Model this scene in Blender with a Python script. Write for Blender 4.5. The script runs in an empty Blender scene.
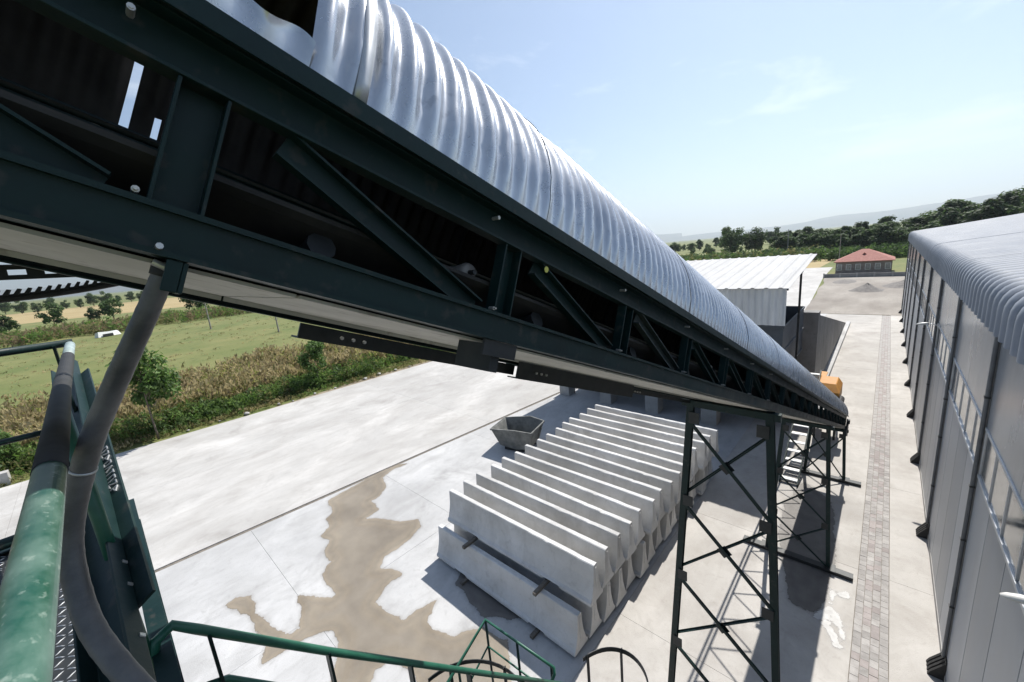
import bpy, bmesh, math, random
from mathutils import Vector, Matrix, noise

random.seed(7)
scn = bpy.context.scene
COL = scn.collection

# ------------------------------------------------------------------ camera
cd = bpy.data.cameras.new('camera')
cam = bpy.data.objects.new('camera', cd)
COL.objects.link(cam)
cd.sensor_width = 36.0
cd.lens = 13.99
cd.clip_start = 0.02
cd.clip_end = 40000
Rr = [[0.7333, 0.0783, -0.6754], [0.6740, -0.2124, 0.7072], [-0.0881, -0.9740, -0.2126]]
rx = Vector((Rr[0][0], Rr[1][0], Rr[2][0])).normalized()
ry = -Vector((Rr[0][1], Rr[1][1], Rr[2][1]))
ry = (ry - rx * ry.dot(rx)).normalized()
rz = rx.cross(ry)
CAMH = 9.0
M = Matrix((rx, ry, rz)).transposed().to_4x4()
M.translation = Vector((0, 0, CAMH))
cam.matrix_world = M
scn.camera = cam

# ------------------------------------------------------------------ world, sun, exposure
SUN = Vector((-0.05, 0.71, 1.0)).normalized()
elev = math.asin(SUN.z)
azim = math.atan2(SUN.x, SUN.y)          # clockwise from +Y
w = bpy.data.worlds.new('World')
scn.world = w
w.use_nodes = True
nt = w.node_tree
nt.nodes.clear()
out = nt.nodes.new('ShaderNodeOutputWorld')
bg = nt.nodes.new('ShaderNodeBackground')
sky = nt.nodes.new('ShaderNodeTexSky')
sky.sky_type = 'NISHITA'
sky.sun_disc = False
sky.sun_elevation = elev
sky.sun_rotation = azim
sky.altitude = 200
sky.air_density = 1.0
sky.dust_density = 0.6
sky.ozone_density = 2.4
bg.inputs['Strength'].default_value = 0.087
# thin fair-weather cloud veils, all round the sky
tc = nt.nodes.new('ShaderNodeTexCoord')
mp = nt.nodes.new('ShaderNodeMapping')
mp.inputs['Scale'].default_value = (1.0, 1.0, 3.6)
nz = nt.nodes.new('ShaderNodeTexNoise')
nz.inputs['Scale'].default_value = 3.2
nz.inputs['Detail'].default_value = 9
nz.inputs['Roughness'].default_value = 0.58
nz.inputs['Distortion'].default_value = 0.35
rp = nt.nodes.new('ShaderNodeValToRGB')
rp.color_ramp.elements[0].position = 0.56
rp.color_ramp.elements[0].color = (0, 0, 0, 1)
rp.color_ramp.elements[1].position = 0.78
rp.color_ramp.elements[1].color = (0.5, 0.5, 0.5, 1)
mx = nt.nodes.new('ShaderNodeMix')
mx.data_type = 'RGBA'
mx.inputs[7].default_value = (9.5, 10.0, 10.4, 1)
L = nt.links.new
L(tc.outputs['Generated'], mp.inputs['Vector'])
L(mp.outputs['Vector'], nz.inputs['Vector'])
L(nz.outputs['Fac'], rp.inputs['Fac'])
L(rp.outputs['Color'], mx.inputs[0])
L(sky.outputs['Color'], mx.inputs[6])
L(mx.outputs[2], bg.inputs['Color'])
L(bg.outputs['Background'], out.inputs['Surface'])

sd = bpy.data.lights.new('sun', 'SUN')
sun = bpy.data.objects.new('sun', sd)
COL.objects.link(sun)
sd.energy = 5.0
sd.angle = math.radians(0.53)
sd.color = (1.0, 0.965, 0.91)
sun.rotation_euler = (-SUN).to_track_quat('-Z', 'Y').to_euler()
sun.location = (0, 0, 60)

scn.view_settings.view_transform = 'Standard'
scn.view_settings.look = 'None'
scn.view_settings.exposure = 0.60
scn.view_settings.gamma = 1
scn.view_settings.use_curve_mapping = False


# ------------------------------------------------------------------ materials
def mat(name, c1, c2=None, scale=3.0, rough=0.7, metal=0.0, bump=0.0, bscale=None, lo=0.35, hi=0.65,
        detail=6, stretch=(1, 1, 1), speck=None, spscale=60, rvar=0.0, spec=0.5, obvar=0.0, coord='pos', rnoise=0.0):
    m = bpy.data.materials.new(name)
    m.use_nodes = True
    t = m.node_tree
    N = t.nodes
    p = N['Principled BSDF']
    p.inputs['Roughness'].default_value = rough
    p.inputs['Metallic'].default_value = metal
    p.inputs['Specular IOR Level'].default_value = spec
    if coord == 'pos':
        g = N.new('ShaderNodeNewGeometry').outputs['Position']
    else:
        g = N.new('ShaderNodeTexCoord').outputs['Object']
    mpn = N.new('ShaderNodeMapping')
    mpn.inputs['Scale'].default_value = stretch
    t.links.new(g, mpn.inputs['Vector'])
    v = mpn.outputs['Vector']
    col = None
    if c2 is not None:
        n = N.new('ShaderNodeTexNoise')
        n.inputs['Scale'].default_value = scale
        n.inputs['Detail'].default_value = detail
        n.inputs['Roughness'].default_value = 0.62
        t.links.new(v, n.inputs['Vector'])
        r = N.new('ShaderNodeValToRGB')
        r.color_ramp.elements[0].position = lo
        r.color_ramp.elements[1].position = hi
        r.color_ramp.elements[0].color = (*c1, 1)
        r.color_ramp.elements[1].color = (*c2, 1)
        t.links.new(n.outputs['Fac'], r.inputs['Fac'])
        col = r.outputs['Color']
        if rnoise:
            mr = N.new('ShaderNodeMapRange')
            mr.inputs['To Min'].default_value = max(0.02, rough - rnoise)
            mr.inputs['To Max'].default_value = min(1, rough + rnoise)
            mr.inputs['From Min'].default_value = 0.3
            mr.inputs['From Max'].default_value = 0.7
            t.links.new(n.outputs['Fac'], mr.inputs['Value'])
            t.links.new(mr.outputs['Result'], p.inputs['Roughness'])
    if speck is not None:
        n2 = N.new('ShaderNodeTexNoise')
        n2.inputs['Scale'].default_value = spscale
        n2.inputs['Detail'].default_value = 3
        t.links.new(v, n2.inputs['Vector'])
        r2 = N.new('ShaderNodeValToRGB')
        r2.color_ramp.elements[0].position = 0.60
        r2.color_ramp.elements[1].position = 0.70
        r2.color_ramp.elements[0].color = (0, 0, 0, 1)
        r2.color_ramp.elements[1].color = (0.8, 0.8, 0.8, 1)
        t.links.new(n2.outputs['Fac'], r2.inputs['Fac'])
        mxx = N.new('ShaderNodeMix')
        mxx.data_type = 'RGBA'
        t.links.new(r2.outputs['Color'], mxx.inputs[0])
        if col is not None:
            t.links.new(col, mxx.inputs[6])
        else:
            mxx.inputs[6].default_value = (*c1, 1)
        mxx.inputs[7].default_value = (*speck, 1)
        col = mxx.outputs[2]
    if obvar:
        oi = N.new('ShaderNodeObjectInfo')
        mr = N.new('ShaderNodeMapRange')
        mr.inputs['To Min'].default_value = 1 - obvar
        mr.inputs['To Max'].default_value = 1 + obvar
        t.links.new(oi.outputs['Random'], mr.inputs['Value'])
        hs = N.new('ShaderNodeHueSaturation')
        if col is not None:
            t.links.new(col, hs.inputs['Color'])
        else:
            hs.inputs['Color'].default_value = (*c1, 1)
        t.links.new(mr.outputs['Result'], hs.inputs['Value'])
        col = hs.outputs['Color']
    if col is None:
        p.inputs['Base Color'].default_value = (*c1, 1)
    else:
        t.links.new(col, p.inputs['Base Color'])
    if bump:
        n3 = N.new('ShaderNodeTexNoise')
        n3.inputs['Scale'].default_value = bscale or scale * 4
        n3.inputs['Detail'].default_value = 5
        t.links.new(v, n3.inputs['Vector'])
        b = N.new('ShaderNodeBump')
        b.inputs['Strength'].default_value = bump
        b.inputs['Distance'].default_value = 0.02
        t.links.new(n3.outputs['Fac'], b.inputs['Height'])
        t.links.new(b.outputs['Normal'], p.inputs['Normal'])
    return m


def leafy(*a, **k):
    """thin leaf: part of the light passes through"""
    tr = k.pop('trans', 0.45)
    m = mat(*a, **k)
    t = m.node_tree
    p = t.nodes['Principled BSDF']
    src = p.inputs['Base Color'].links[0].from_socket
    b = t.nodes.new('ShaderNodeBsdfTranslucent')
    hs = t.nodes.new('ShaderNodeHueSaturation')
    hs.inputs['Value'].default_value = 1.25
    t.links.new(src, hs.inputs['Color'])
    t.links.new(hs.outputs['Color'], b.inputs['Color'])
    x = t.nodes.new('ShaderNodeMixShader')
    x.inputs[0].default_value = tr
    t.links.new(p.outputs[0], x.inputs[1])
    t.links.new(b.outputs[0], x.inputs[2])
    t.links.new(x.outputs[0], t.nodes['Material Output'].inputs['Surface'])
    return m


def concrete_mat(name, c1, c2, stain, streak=(1, 1, 1), rough=0.85, obvar=0.05, speck=(0.2, 0.18, 0.15)):
    """weathered concrete: broad tone, dusty streaks, dirt marks and fine specks"""
    m = mat(name, c1, c2, scale=0.55, rough=rough, bump=0.25, bscale=38, lo=0.32, hi=0.68, detail=9, obvar=obvar)
    t = m.node_tree
    N = t.nodes
    p = N['Principled BSDF']
    src = p.inputs['Base Color'].links[0].from_socket
    g = N.new('ShaderNodeNewGeometry').outputs['Position']

    def layer(src, scale, lo, hi, colr, fac, st):
        mpn = N.new('ShaderNodeMapping')
        mpn.inputs['Scale'].default_value = st
        t.links.new(g, mpn.inputs['Vector'])
        n = N.new('ShaderNodeTexNoise')
        n.inputs['Scale'].default_value = scale
        n.inputs['Detail'].default_value = 8
        n.inputs['Roughness'].default_value = 0.65
        n.inputs['Distortion'].default_value = 0.6
        t.links.new(mpn.outputs['Vector'], n.inputs['Vector'])
        r = N.new('ShaderNodeValToRGB')
        r.color_ramp.elements[0].position = lo
        r.color_ramp.elements[1].position = hi
        r.color_ramp.elements[0].color = (0, 0, 0, 1)
        r.color_ramp.elements[1].color = (fac, fac, fac, 1)
        t.links.new(n.outputs['Fac'], r.inputs['Fac'])
        x = N.new('ShaderNodeMix')
        x.data_type = 'RGBA'
        t.links.new(r.outputs['Color'], x.inputs[0])
        t.links.new(src, x.inputs[6])
        x.inputs[7].default_value = (*colr, 1)
        return x.outputs[2]
    pale = tuple(min(.7, c * 1.32) for c in c2)
    s = layer(src, 0.22, 0.46, 0.70, pale, 0.75, (1, .7, 1))
    s = layer(s, 0.8, 0.46, 0.74, stain, 0.6, (streak[0] * .6, streak[1] * 1.5, streak[2]))
    s = layer(s, 1.5, 0.54, 0.76, stain, 0.42, streak)
    s = layer(s, 2.4, 0.56, 0.80, stain, 0.4, (1.6, .45, 1))
    s = layer(s, 0.35, 0.58, 0.72, tuple(c * .82 for c in stain), 0.6, (1, 1, 1))
    s = layer(s, 5.0, 0.56, 0.78, stain, 0.6, (1, 1, 1))
    s = layer(s, 16.0, 0.66, 0.74, speck, 0.65, (1, 1, 1))
    s = layer(s, 34.0, 0.64, 0.74, speck, 0.5, (1, 1, 1))
    t.links.new(s, p.inputs['Base Color'])
    return m


MT = {}
MT['slab'] = concrete_mat('yard_concrete', (0.345, 0.342, 0.338), (0.43, 0.425, 0.418), (0.275, 0.268, 0.258), streak=(1.7, 0.42, 1))
MT['road'] = concrete_mat('road_concrete', (0.365, 0.352, 0.333), (0.435, 0.422, 0.402), (0.30, 0.28, 0.256), streak=(1.9, 0.3, 1))
MT['slab_old'] = concrete_mat('old_concrete', (0.35, 0.33, 0.305), (0.42, 0.40, 0.372), (0.275, 0.25, 0.222), streak=(1.2, 0.6, 1))
MT['joint'] = mat('joint_fill', (0.12, 0.105, 0.085), (0.21, 0.185, 0.155), scale=9, rough=0.95)
MT['barrier'] = concrete_mat('precast_concrete', (0.47, 0.46, 0.44), (0.565, 0.555, 0.535), (0.32, 0.31, 0.292), streak=(1.4, 1, .5), obvar=0.13, speck=(0.16, 0.15, 0.14))
MT['stain'] = mat('wet_mud_film', (0.195, 0.158, 0.112), (0.305, 0.258, 0.195), scale=0.8, rough=0.5, bump=0.12, bscale=24, rnoise=0.18, detail=11, lo=.3, hi=.7)
MT['lime'] = mat('spilled_lime', (0.50, 0.49, 0.47), (0.60, 0.59, 0.57), scale=7, rough=0.9)
MT['damp_shade'] = mat('damp_shade_patch', (0.12, 0.11, 0.10), (0.17, 0.155, 0.14), scale=2, rough=0.6)  # damp tone, darkened further with shade put into the colour
MT['paver_grey'] = mat('grey_paver', (0.265, 0.250, 0.236), (0.36, 0.342, 0.325), scale=5, rough=0.9, bump=0.2, bscale=60, obvar=0.14)
MT['paver_red'] = mat('reddish_paver', (0.262, 0.232, 0.220), (0.325, 0.292, 0.278), scale=5, rough=0.9, bump=0.2, bscale=60, obvar=0.14)
MT['gravel'] = mat('gravel', (0.19, 0.165, 0.14), (0.33, 0.30, 0.26), scale=0.12, stretch=(1.6, .6, 1), rough=0.95, bump=0.5, bscale=9, detail=10, speck=(0.19, 0.17, 0.15), spscale=3)
MT['heap'] = mat('heap_gravel', (0.14, 0.13, 0.12), (0.22, 0.20, 0.18), scale=2.4, rough=0.95, bump=0.6, bscale=14)
MT['grass'] = mat('meadow', (0.098, 0.125, 0.028), (0.172, 0.168, 0.055), scale=0.09, rough=0.95, detail=12, bump=0.5, bscale=4, speck=(0.055, 0.085, 0.02), spscale=0.8)
MT['straw'] = mat('ripe_field', (0.30, 0.225, 0.10), (0.36, 0.28, 0.14), scale=0.05, rough=0.95, detail=8)
MT['green_field'] = mat('green_field', (0.09, 0.16, 0.03), (0.14, 0.2, 0.04), scale=0.05, rough=0.95, detail=8)
MT['earth'] = mat('bare_earth', (0.20, 0.165, 0.115), (0.28, 0.235, 0.17), scale=0.9, rough=0.95, detail=10, bump=0.4, bscale=8)
MT['teal'] = mat('dark_teal_paint', (0.003, 0.0155, 0.0150), (0.007, 0.025, 0.0235), scale=5, spec=0.28, rough=0.48, bump=0.05, bscale=40, rnoise=0.1, speck=(0.034, 0.038, 0.034), spscale=18)
MT['teal_worn'] = mat('worn_teal_paint', (0.010, 0.022, 0.022), (0.026, 0.036, 0.032), scale=6, rough=0.6, rnoise=0.1, speck=(0.05, 0.046, 0.04), spscale=40)
MT['green'] = mat('green_rail_paint', (0.012, 0.085, 0.052), (0.025, 0.12, 0.075), scale=8, rough=0.38, rnoise=0.1)
MT['green_worn'] = mat('chalky_green_paint', (0.006, 0.070, 0.046), (0.13, 0.21, 0.175), scale=11.0, rough=0.46, rnoise=0.14, lo=0.40, hi=0.74, stretch=(1, 1.6, 1.6), speck=(0.20, 0.27, 0.23), spscale=60, detail=14)
MT['white_tip'] = mat('pale_worn_end', (0.20, 0.27, 0.26), (0.36, 0.42, 0.41), scale=20, rough=0.6)
MT['galv'] = mat('galvanised_sheet', (0.50, 0.515, 0.54), (0.62, 0.635, 0.66), scale=3.5, rough=0.27, metal=0.72, rnoise=0.05, speck=(0.44, 0.455, 0.48), spscale=30)
MT['inner'] = mat('shaded_inside', (0.035, 0.03, 0.026), (0.06, 0.052, 0.045), scale=6, rough=0.85)  # shade inside the cover, painted as a dark inner skin
MT['galv_old'] = mat('dull_zinc', (0.45, 0.46, 0.47), (0.58, 0.59, 0.60), scale=7, rough=0.5, metal=0.7, rnoise=0.1)
MT['rooftin'] = mat('white_roof_sheet', (0.42, 0.415, 0.405), (0.50, 0.495, 0.485), scale=0.8, rough=0.7, spec=0.2, stretch=(3, 0.6, 1), obvar=0.04)
MT['clad'] = mat('pale_cladding', (0.56, 0.56, 0.55), (0.68, 0.68, 0.67), scale=1.4, rough=0.5, stretch=(2.5, 1, 0.5), obvar=0.07)
MT['bin'] = mat('blue_grey_steel', (0.055, 0.07, 0.09), (0.09, 0.105, 0.125), scale=2.2, rough=0.55)
MT['cream'] = mat('cream_pan', (0.40, 0.385, 0.34), (0.50, 0.48, 0.43), scale=3, rough=0.6, speck=(0.27, 0.24, 0.20), spscale=14)
MT['black'] = mat('black_rubber', (0.014, 0.014, 0.014), (0.028, 0.027, 0.026), scale=14, rough=0.7)
MT['belt'] = mat('conveyor_belt', (0.018, 0.017, 0.016), (0.045, 0.041, 0.036), scale=5, rough=0.8)
MT['hose'] = mat('dusty_hose', (0.050, 0.050, 0.052), (0.19, 0.185, 0.18), scale=5, rough=0.5, lo=0.36, hi=0.80, bump=0.12, bscale=60, rnoise=0.08, stretch=(1, 1, 1.4), detail=8)
MT['darkmetal'] = mat('dark_metal', (0.016, 0.019, 0.020), (0.032, 0.034, 0.034), scale=9, rough=0.5, metal=0.2)
MT['roller'] = mat('roller_steel', (0.16, 0.145, 0.13), (0.26, 0.24, 0.215), scale=12, rough=0.55, metal=0.3)
MT['bolt'] = mat('zinc_bolt', (0.50, 0.48, 0.44), (0.62, 0.6, 0.56), scale=30, rough=0.4, metal=0.7)
MT['orange'] = mat('orange_paint', (0.40, 0.165, 0.014), (0.50, 0.22, 0.022), scale=3, rough=0.5, speck=(0.3, 0.2, 0.1), spscale=9)
MT['skip'] = mat('cement_caked_steel', (0.10, 0.105, 0.098), (0.20, 0.20, 0.188), scale=3.2, rough=0.85, bump=0.3, bscale=18)
MT['timber'] = mat('old_timber', (0.10, 0.085, 0.07), (0.17, 0.15, 0.125), scale=5, stretch=(1, 6, 6), rough=0.9)
MT['panel'] = mat('grey_wall_panel', (0.30, 0.315, 0.335), (0.37, 0.385, 0.405), scale=1.3, rough=0.42, stretch=(1, 1, 0.35), obvar=0.17, rnoise=0.06)
MT['panel_hi'] = mat('glossy_wall_panel', (0.32, 0.34, 0.365), (0.40, 0.42, 0.44), scale=0.8, rough=0.24, stretch=(1, 1.0, 0.4), obvar=0.06, rnoise=0.05, metal=0.25)
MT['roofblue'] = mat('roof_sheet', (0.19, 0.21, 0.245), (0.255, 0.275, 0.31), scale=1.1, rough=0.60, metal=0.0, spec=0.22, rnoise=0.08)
_m = MT['roofblue']                     # rib shading painted in as darker stripes along the valleys
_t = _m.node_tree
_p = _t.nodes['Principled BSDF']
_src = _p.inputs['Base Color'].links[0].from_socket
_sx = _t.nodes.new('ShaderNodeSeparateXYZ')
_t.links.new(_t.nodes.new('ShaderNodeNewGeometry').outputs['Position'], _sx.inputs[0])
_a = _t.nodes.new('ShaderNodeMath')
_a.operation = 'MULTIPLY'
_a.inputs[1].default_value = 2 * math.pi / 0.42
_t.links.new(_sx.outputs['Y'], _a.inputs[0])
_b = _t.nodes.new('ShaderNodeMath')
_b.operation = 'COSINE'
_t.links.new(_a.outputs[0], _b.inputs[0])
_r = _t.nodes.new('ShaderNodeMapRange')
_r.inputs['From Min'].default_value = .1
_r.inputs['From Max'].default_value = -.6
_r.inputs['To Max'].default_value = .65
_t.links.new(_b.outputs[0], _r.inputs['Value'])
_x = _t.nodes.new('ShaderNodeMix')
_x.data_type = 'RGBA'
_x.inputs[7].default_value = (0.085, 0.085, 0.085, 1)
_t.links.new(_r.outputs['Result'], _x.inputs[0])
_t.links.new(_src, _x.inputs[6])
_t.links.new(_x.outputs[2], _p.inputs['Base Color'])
MT['pipe'] = mat('dark_downpipe', (0.09, 0.097, 0.105), (0.14, 0.147, 0.155), scale=4, rough=0.45)
MT['frame'] = mat('pale_aluminium', (0.55, 0.56, 0.57), (0.66, 0.67, 0.68), scale=3, rough=0.4, metal=0.4)
MT['glass'] = mat('dusty_glass', (0.14, 0.15, 0.155), (0.25, 0.25, 0.245), scale=2.2, rough=0.10, spec=0.9, rnoise=0.06)
MT['lampw'] = mat('pale_lamp_shell', (0.62, 0.61, 0.57), (0.70, 0.69, 0.65), scale=5, rough=0.4)
MT['lens'] = mat('lamp_lens', (0.42, 0.43, 0.42), rough=0.15)
MT['rtile'] = mat('red_roof', (0.30, 0.115, 0.09), (0.37, 0.155, 0.12), scale=2.4, rough=0.85)
MT['hwall'] = mat('house_wall', (0.20, 0.16, 0.15), (0.27, 0.225, 0.21), scale=2, rough=0.9)
MT['wallgrey'] = concrete_mat('retaining_concrete', (0.20, 0.195, 0.19), (0.28, 0.275, 0.265), (0.13, 0.125, 0.12), streak=(1, 1, 0.4), obvar=0.05)
MT['block'] = concrete_mat('footing_concrete', (0.32, 0.31, 0.29), (0.40, 0.39, 0.37), (0.22, 0.21, 0.19), obvar=0.06)
MT['bark'] = mat('bark', (0.09, 0.07, 0.05), (0.17, 0.14, 0.11), scale=9, rough=0.95)
MT['wood_pole'] = mat('grey_pole', (0.25, 0.23, 0.20), (0.35, 0.33, 0.30), scale=9, rough=0.9)
MT['leaf_d'] = leafy('dark_leaves', (0.030, 0.058, 0.017), (0.064, 0.102, 0.030), scale=0.7, rough=0.7, obvar=0.25)
MT['leaf_m'] = leafy('mid_leaves', (0.050, 0.095, 0.022), (0.095, 0.150, 0.040), scale=1.4, rough=0.65, obvar=0.2)
MT['leaf_l'] = leafy('fresh_leaves', (0.075, 0.155, 0.026), (0.14, 0.23, 0.055), scale=1.6, rough=0.6)
MT['weed_g'] = leafy('green_weeds', (0.075, 0.15, 0.026), (0.17, 0.25, 0.06), scale=0.8, rough=0.8)
MT['weed_t'] = leafy('dry_reeds', (0.28, 0.23, 0.11), (0.42, 0.345, 0.19), scale=0.6, rough=0.9, detail=8)
MT['weed_y'] = leafy('yellow_green_reeds', (0.22, 0.245, 0.06), (0.36, 0.36, 0.12), scale=0.7, rough=0.9)
MT['weed_b'] = leafy('brown_reeds', (0.17, 0.125, 0.065), (0.25, 0.195, 0.11), scale=0.8, rough=0.9)
MT['weed_o'] = leafy('olive_reeds', (0.14, 0.145, 0.05), (0.22, 0.205, 0.085), scale=0.8, rough=0.9)
MT['hill'] = mat('mountain', (0.08, 0.09, 0.06), (0.16, 0.145, 0.10), scale=0.002, rough=1.0, detail=10)
MT['whitepaint'] = mat('white_paint_worn', (0.62, 0.62, 0.60), (0.74, 0.74, 0.72), scale=8, rough=0.6)
MT['yellow'] = mat('yellow_mark', (0.55, 0.52, 0.10), (0.62, 0.58, 0.12), scale=8, rough=0.6)


# ------------------------------------------------------------------ mesh helpers
class MB:
    def __init__(s):
        s.v, s.f, s.mi = [], [], []

    def add(s, vs, fs, mi=0):
        b = len(s.v)
        s.v += [tuple(x) for x in vs]
        s.f += [[b + i for i in f] for f in fs]
        s.mi += [mi] * len(fs)
        return s

    def box(s, x0, x1, y0, y1, z0, z1, mi=0):
        vs = [(x, y, z) for z in (z0, z1) for y in (y0, y1) for x in (x0, x1)]
        return s.add(vs, [(0, 2, 3, 1), (4, 5, 7, 6), (0, 1, 5, 4), (2, 6, 7, 3), (0, 4, 6, 2), (1, 3, 7, 5)], mi)

    def bar(s, p0, p1, prof, up=(0, 0, 1), mi=0, caps=True):
        """extrude the closed 2D profile (side, up) from p0 to p1"""
        p0, p1 = Vector(p0), Vector(p1)
        d = (p1 - p0).normalized()
        u = Vector(up)
        u = (u - d * u.dot(d)).normalized()
        e = d.cross(u)
        n = len(prof)
        vs = [p0 + e * a + u * b for a, b in prof] + [p1 + e * a + u * b for a, b in prof]
        fs = [(i, (i + 1) % n, n + (i + 1) % n, n + i) for i in range(n)]
        if caps:
            fs += [tuple(range(n))[::-1], tuple(range(n, 2 * n))]
        return s.add(vs, fs, mi)

    def beam(s, p0, p1, wd, ht, up=(0, 0, 1), mi=0):
        a, b = wd / 2, ht / 2
        return s.bar(p0, p1, [(-a, -b), (a, -b), (a, b), (-a, b)], up, mi)

    def angle(s, p0, p1, a=0.06, t=0.008, up=(0, 0, 1), mi=0):
        return s.bar(p0, p1, [(0, 0), (a, 0), (a, t), (t, t), (t, a), (0, a)], up, mi)

    def channel(s, p0, p1, h, d, t=0.008, up=(0, 0, 1), mi=0, flip=1):
        """C section, web on side 0, flanges pointing to side flip"""
        k = h / 2
        pr = [(0, -k), (d * flip, -k), (d * flip, -k + t), (t * flip, -k + t), (t * flip, k - t), (d * flip, k - t), (d * flip, k), (0, k)]
        return s.bar(p0, p1, pr, up, mi)

    def tube(s, pts, r, n=10, mi=0, caps=True):
        pts = [Vector(p) for p in pts]
        rs = r if isinstance(r, (list, tuple)) else [r] * len(pts)
        rings = []
        d0 = (pts[1] - pts[0]).normalized()
        u = d0.orthogonal().normalized()
        for i, p in enumerate(pts):
            if i == 0:
                d = d0
            elif i == len(pts) - 1:
                d = (pts[i] - pts[i - 1]).normalized()
            else:
                d = ((pts[i + 1] - p).normalized() + (p - pts[i - 1]).normalized()).normalized()
            u = (u - d * u.dot(d)).normalized()
            e = d.cross(u)
            rings.append([p + (u * math.cos(2 * math.pi * k / n) + e * math.sin(2 * math.pi * k / n)) * rs[i] for k in range(n)])
        b = len(s.v)
        for rg in rings:
            s.v += [tuple(q) for q in rg]
        for i in range(len(pts) - 1):
            for k in range(n):
                s.f.append([b + i * n + k, b + i * n + (k + 1) % n, b + (i + 1) * n + (k + 1) % n, b + (i + 1) * n + k])
                s.mi.append(mi)
        if caps:
            s.f.append([b + k for k in range(n)][::-1])
            s.f.append([b + (len(pts) - 1) * n + k for k in range(n)])
            s.mi += [mi, mi]
        return s

    def prism(s, poly, z0, z1, mi=0):
        n = len(poly)
        vs = [(x, y, z0) for x, y in poly] + [(x, y, z1) for x, y in poly]
        fs = [(i, (i + 1) % n, n + (i + 1) % n, n + i) for i in range(n)] + [tuple(range(n))[::-1], tuple(range(n, 2 * n))]
        return s.add(vs, fs, mi)

    def mesh(s, name, mats, smooth=False, fix=True):
        me = bpy.data.meshes.new(name)
        me.from_pydata(s.v, [], s.f)
        if not isinstance(mats, (list, tuple)):
            mats = [mats]
        for m in mats:
            me.materials.append(MT[m])
        if len(mats) > 1:
            me.polygons.foreach_set('material_index', s.mi)
        if fix:
            bm = bmesh.new()
            bm.from_mesh(me)
            bmesh.ops.recalc_face_normals(bm, faces=bm.faces)
            bm.to_mesh(me)
            bm.free()
        if smooth:
            me.polygons.foreach_set('use_smooth', [True] * len(me.polygons))
        me.update()
        return me


def link(name, me, parent=None, loc=None, rot=None, **kw):
    o = bpy.data.objects.new(name, me)
    COL.objects.link(o)
    if parent is not None:
        o.parent = parent
    if loc is not None:
        o.location = loc
    if rot is not None:
        o.rotation_euler = rot
    for k, v in kw.items():
        o[k] = v
    return o


def obj(name, mb, mats, parent=None, smooth=False, bevel=0.0, loc=None, rot=None, **kw):
    o = link(name, mb.mesh(name, mats, smooth), parent, loc, rot, **kw)
    if bevel:
        b = o.modifiers.new('bevel', 'BEVEL')
        b.width = bevel
        b.segments = 2
        b.limit_method = 'ANGLE'
        b.angle_limit = math.radians(50)
    return o


def thing(name, label, cat, loc=(0, 0, 0), rot=(0, 0, 0), group=None):
    o = bpy.data.objects.new(name, None)
    o.empty_display_size = 0.2
    COL.objects.link(o)
    o.location = loc
    o.rotation_euler = rot
    o['label'] = label
    o['category'] = cat
    if group:
        o['group'] = group
    return o


def struct(name, mb, mats, smooth=False):
    return obj(name, mb, mats, None, smooth, kind='structure')


def rough_poly(pts, it=2, amp=0.16):
    """fractal midpoint displacement of a closed outline"""
    rnd = random.Random(3)
    for k in range(it):
        o = []
        for i, p in enumerate(pts):
            q = pts[(i + 1) % len(pts)]
            dx, dy = q[0] - p[0], q[1] - p[1]
            s = rnd.uniform(-amp, amp)
            o += [p, ((p[0] + q[0]) / 2 - dy * s, (p[1] + q[1]) / 2 + dx * s)]
        pts = o
    return pts


def sheet(poly, z):
    return MB().add([(x, y, z) for x, y in poly], [tuple(range(len(poly)))])


# ================================================================== SETTING
# ground: one sheet to the horizon
g = MB()
ring = [0, 60, 140, 400, 1200, 4000, 15000]
seg = 48
vs = [(0, 0, -0.06)]
fs = []
for r in ring[1:]:
    for k in range(seg):
        a = 2 * math.pi * k / seg
        vs.append((r * math.cos(a), r * math.sin(a), -0.06))
for k in range(seg):
    fs.append((0, 1 + k, 1 + (k + 1) % seg))
for j in range(len(ring) - 2):
    for k in range(seg):
        a = 1 + j * seg
        fs.append((a + k, a + seg + k, a + seg + (k + 1) % seg, a + (k + 1) % seg))
g.add(vs, fs)
struct('ground', g, 'grass')
for poly, m, nm in (
        ([(-470, -210), (-300, -130), (-205, 66), (-300, 95), (-440, 50)], 'straw', 'straw_field'),
        ([(-236, -160), (-205, -150), (-112, 80), (-146, 92)], 'green_field', 'green_field'),
        ([(-60, 96), (-12, 96), (-10, 180), (-90, 180)], 'straw', 'dry_meadow')):
    struct(nm, sheet(poly, -0.045), m)
struct('earth_verge', sheet(rough_poly([(-32.8, -45), (-29.6, -45), (-28.9, 60), (-31.9, 60)], 4, 0.05), -0.042), 'earth')

# concrete yard: base and single slabs
YL = lambda y: -16.70 + 0.083 * y            # the long joint between road and yard
base = sheet([(-31.1, -40), (1.6, -40), (1.6, 53.6), (-4, 53.6), (-20, 70), (-30, 70)], -0.035)
yard = struct('concrete_yard', base, 'joint')


def slab(poly, m, nm='slab', parent=None, z=0.0):
    mb = MB().prism(poly, -0.034, z)
    return obj(nm, mb, m, parent or yard)


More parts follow.
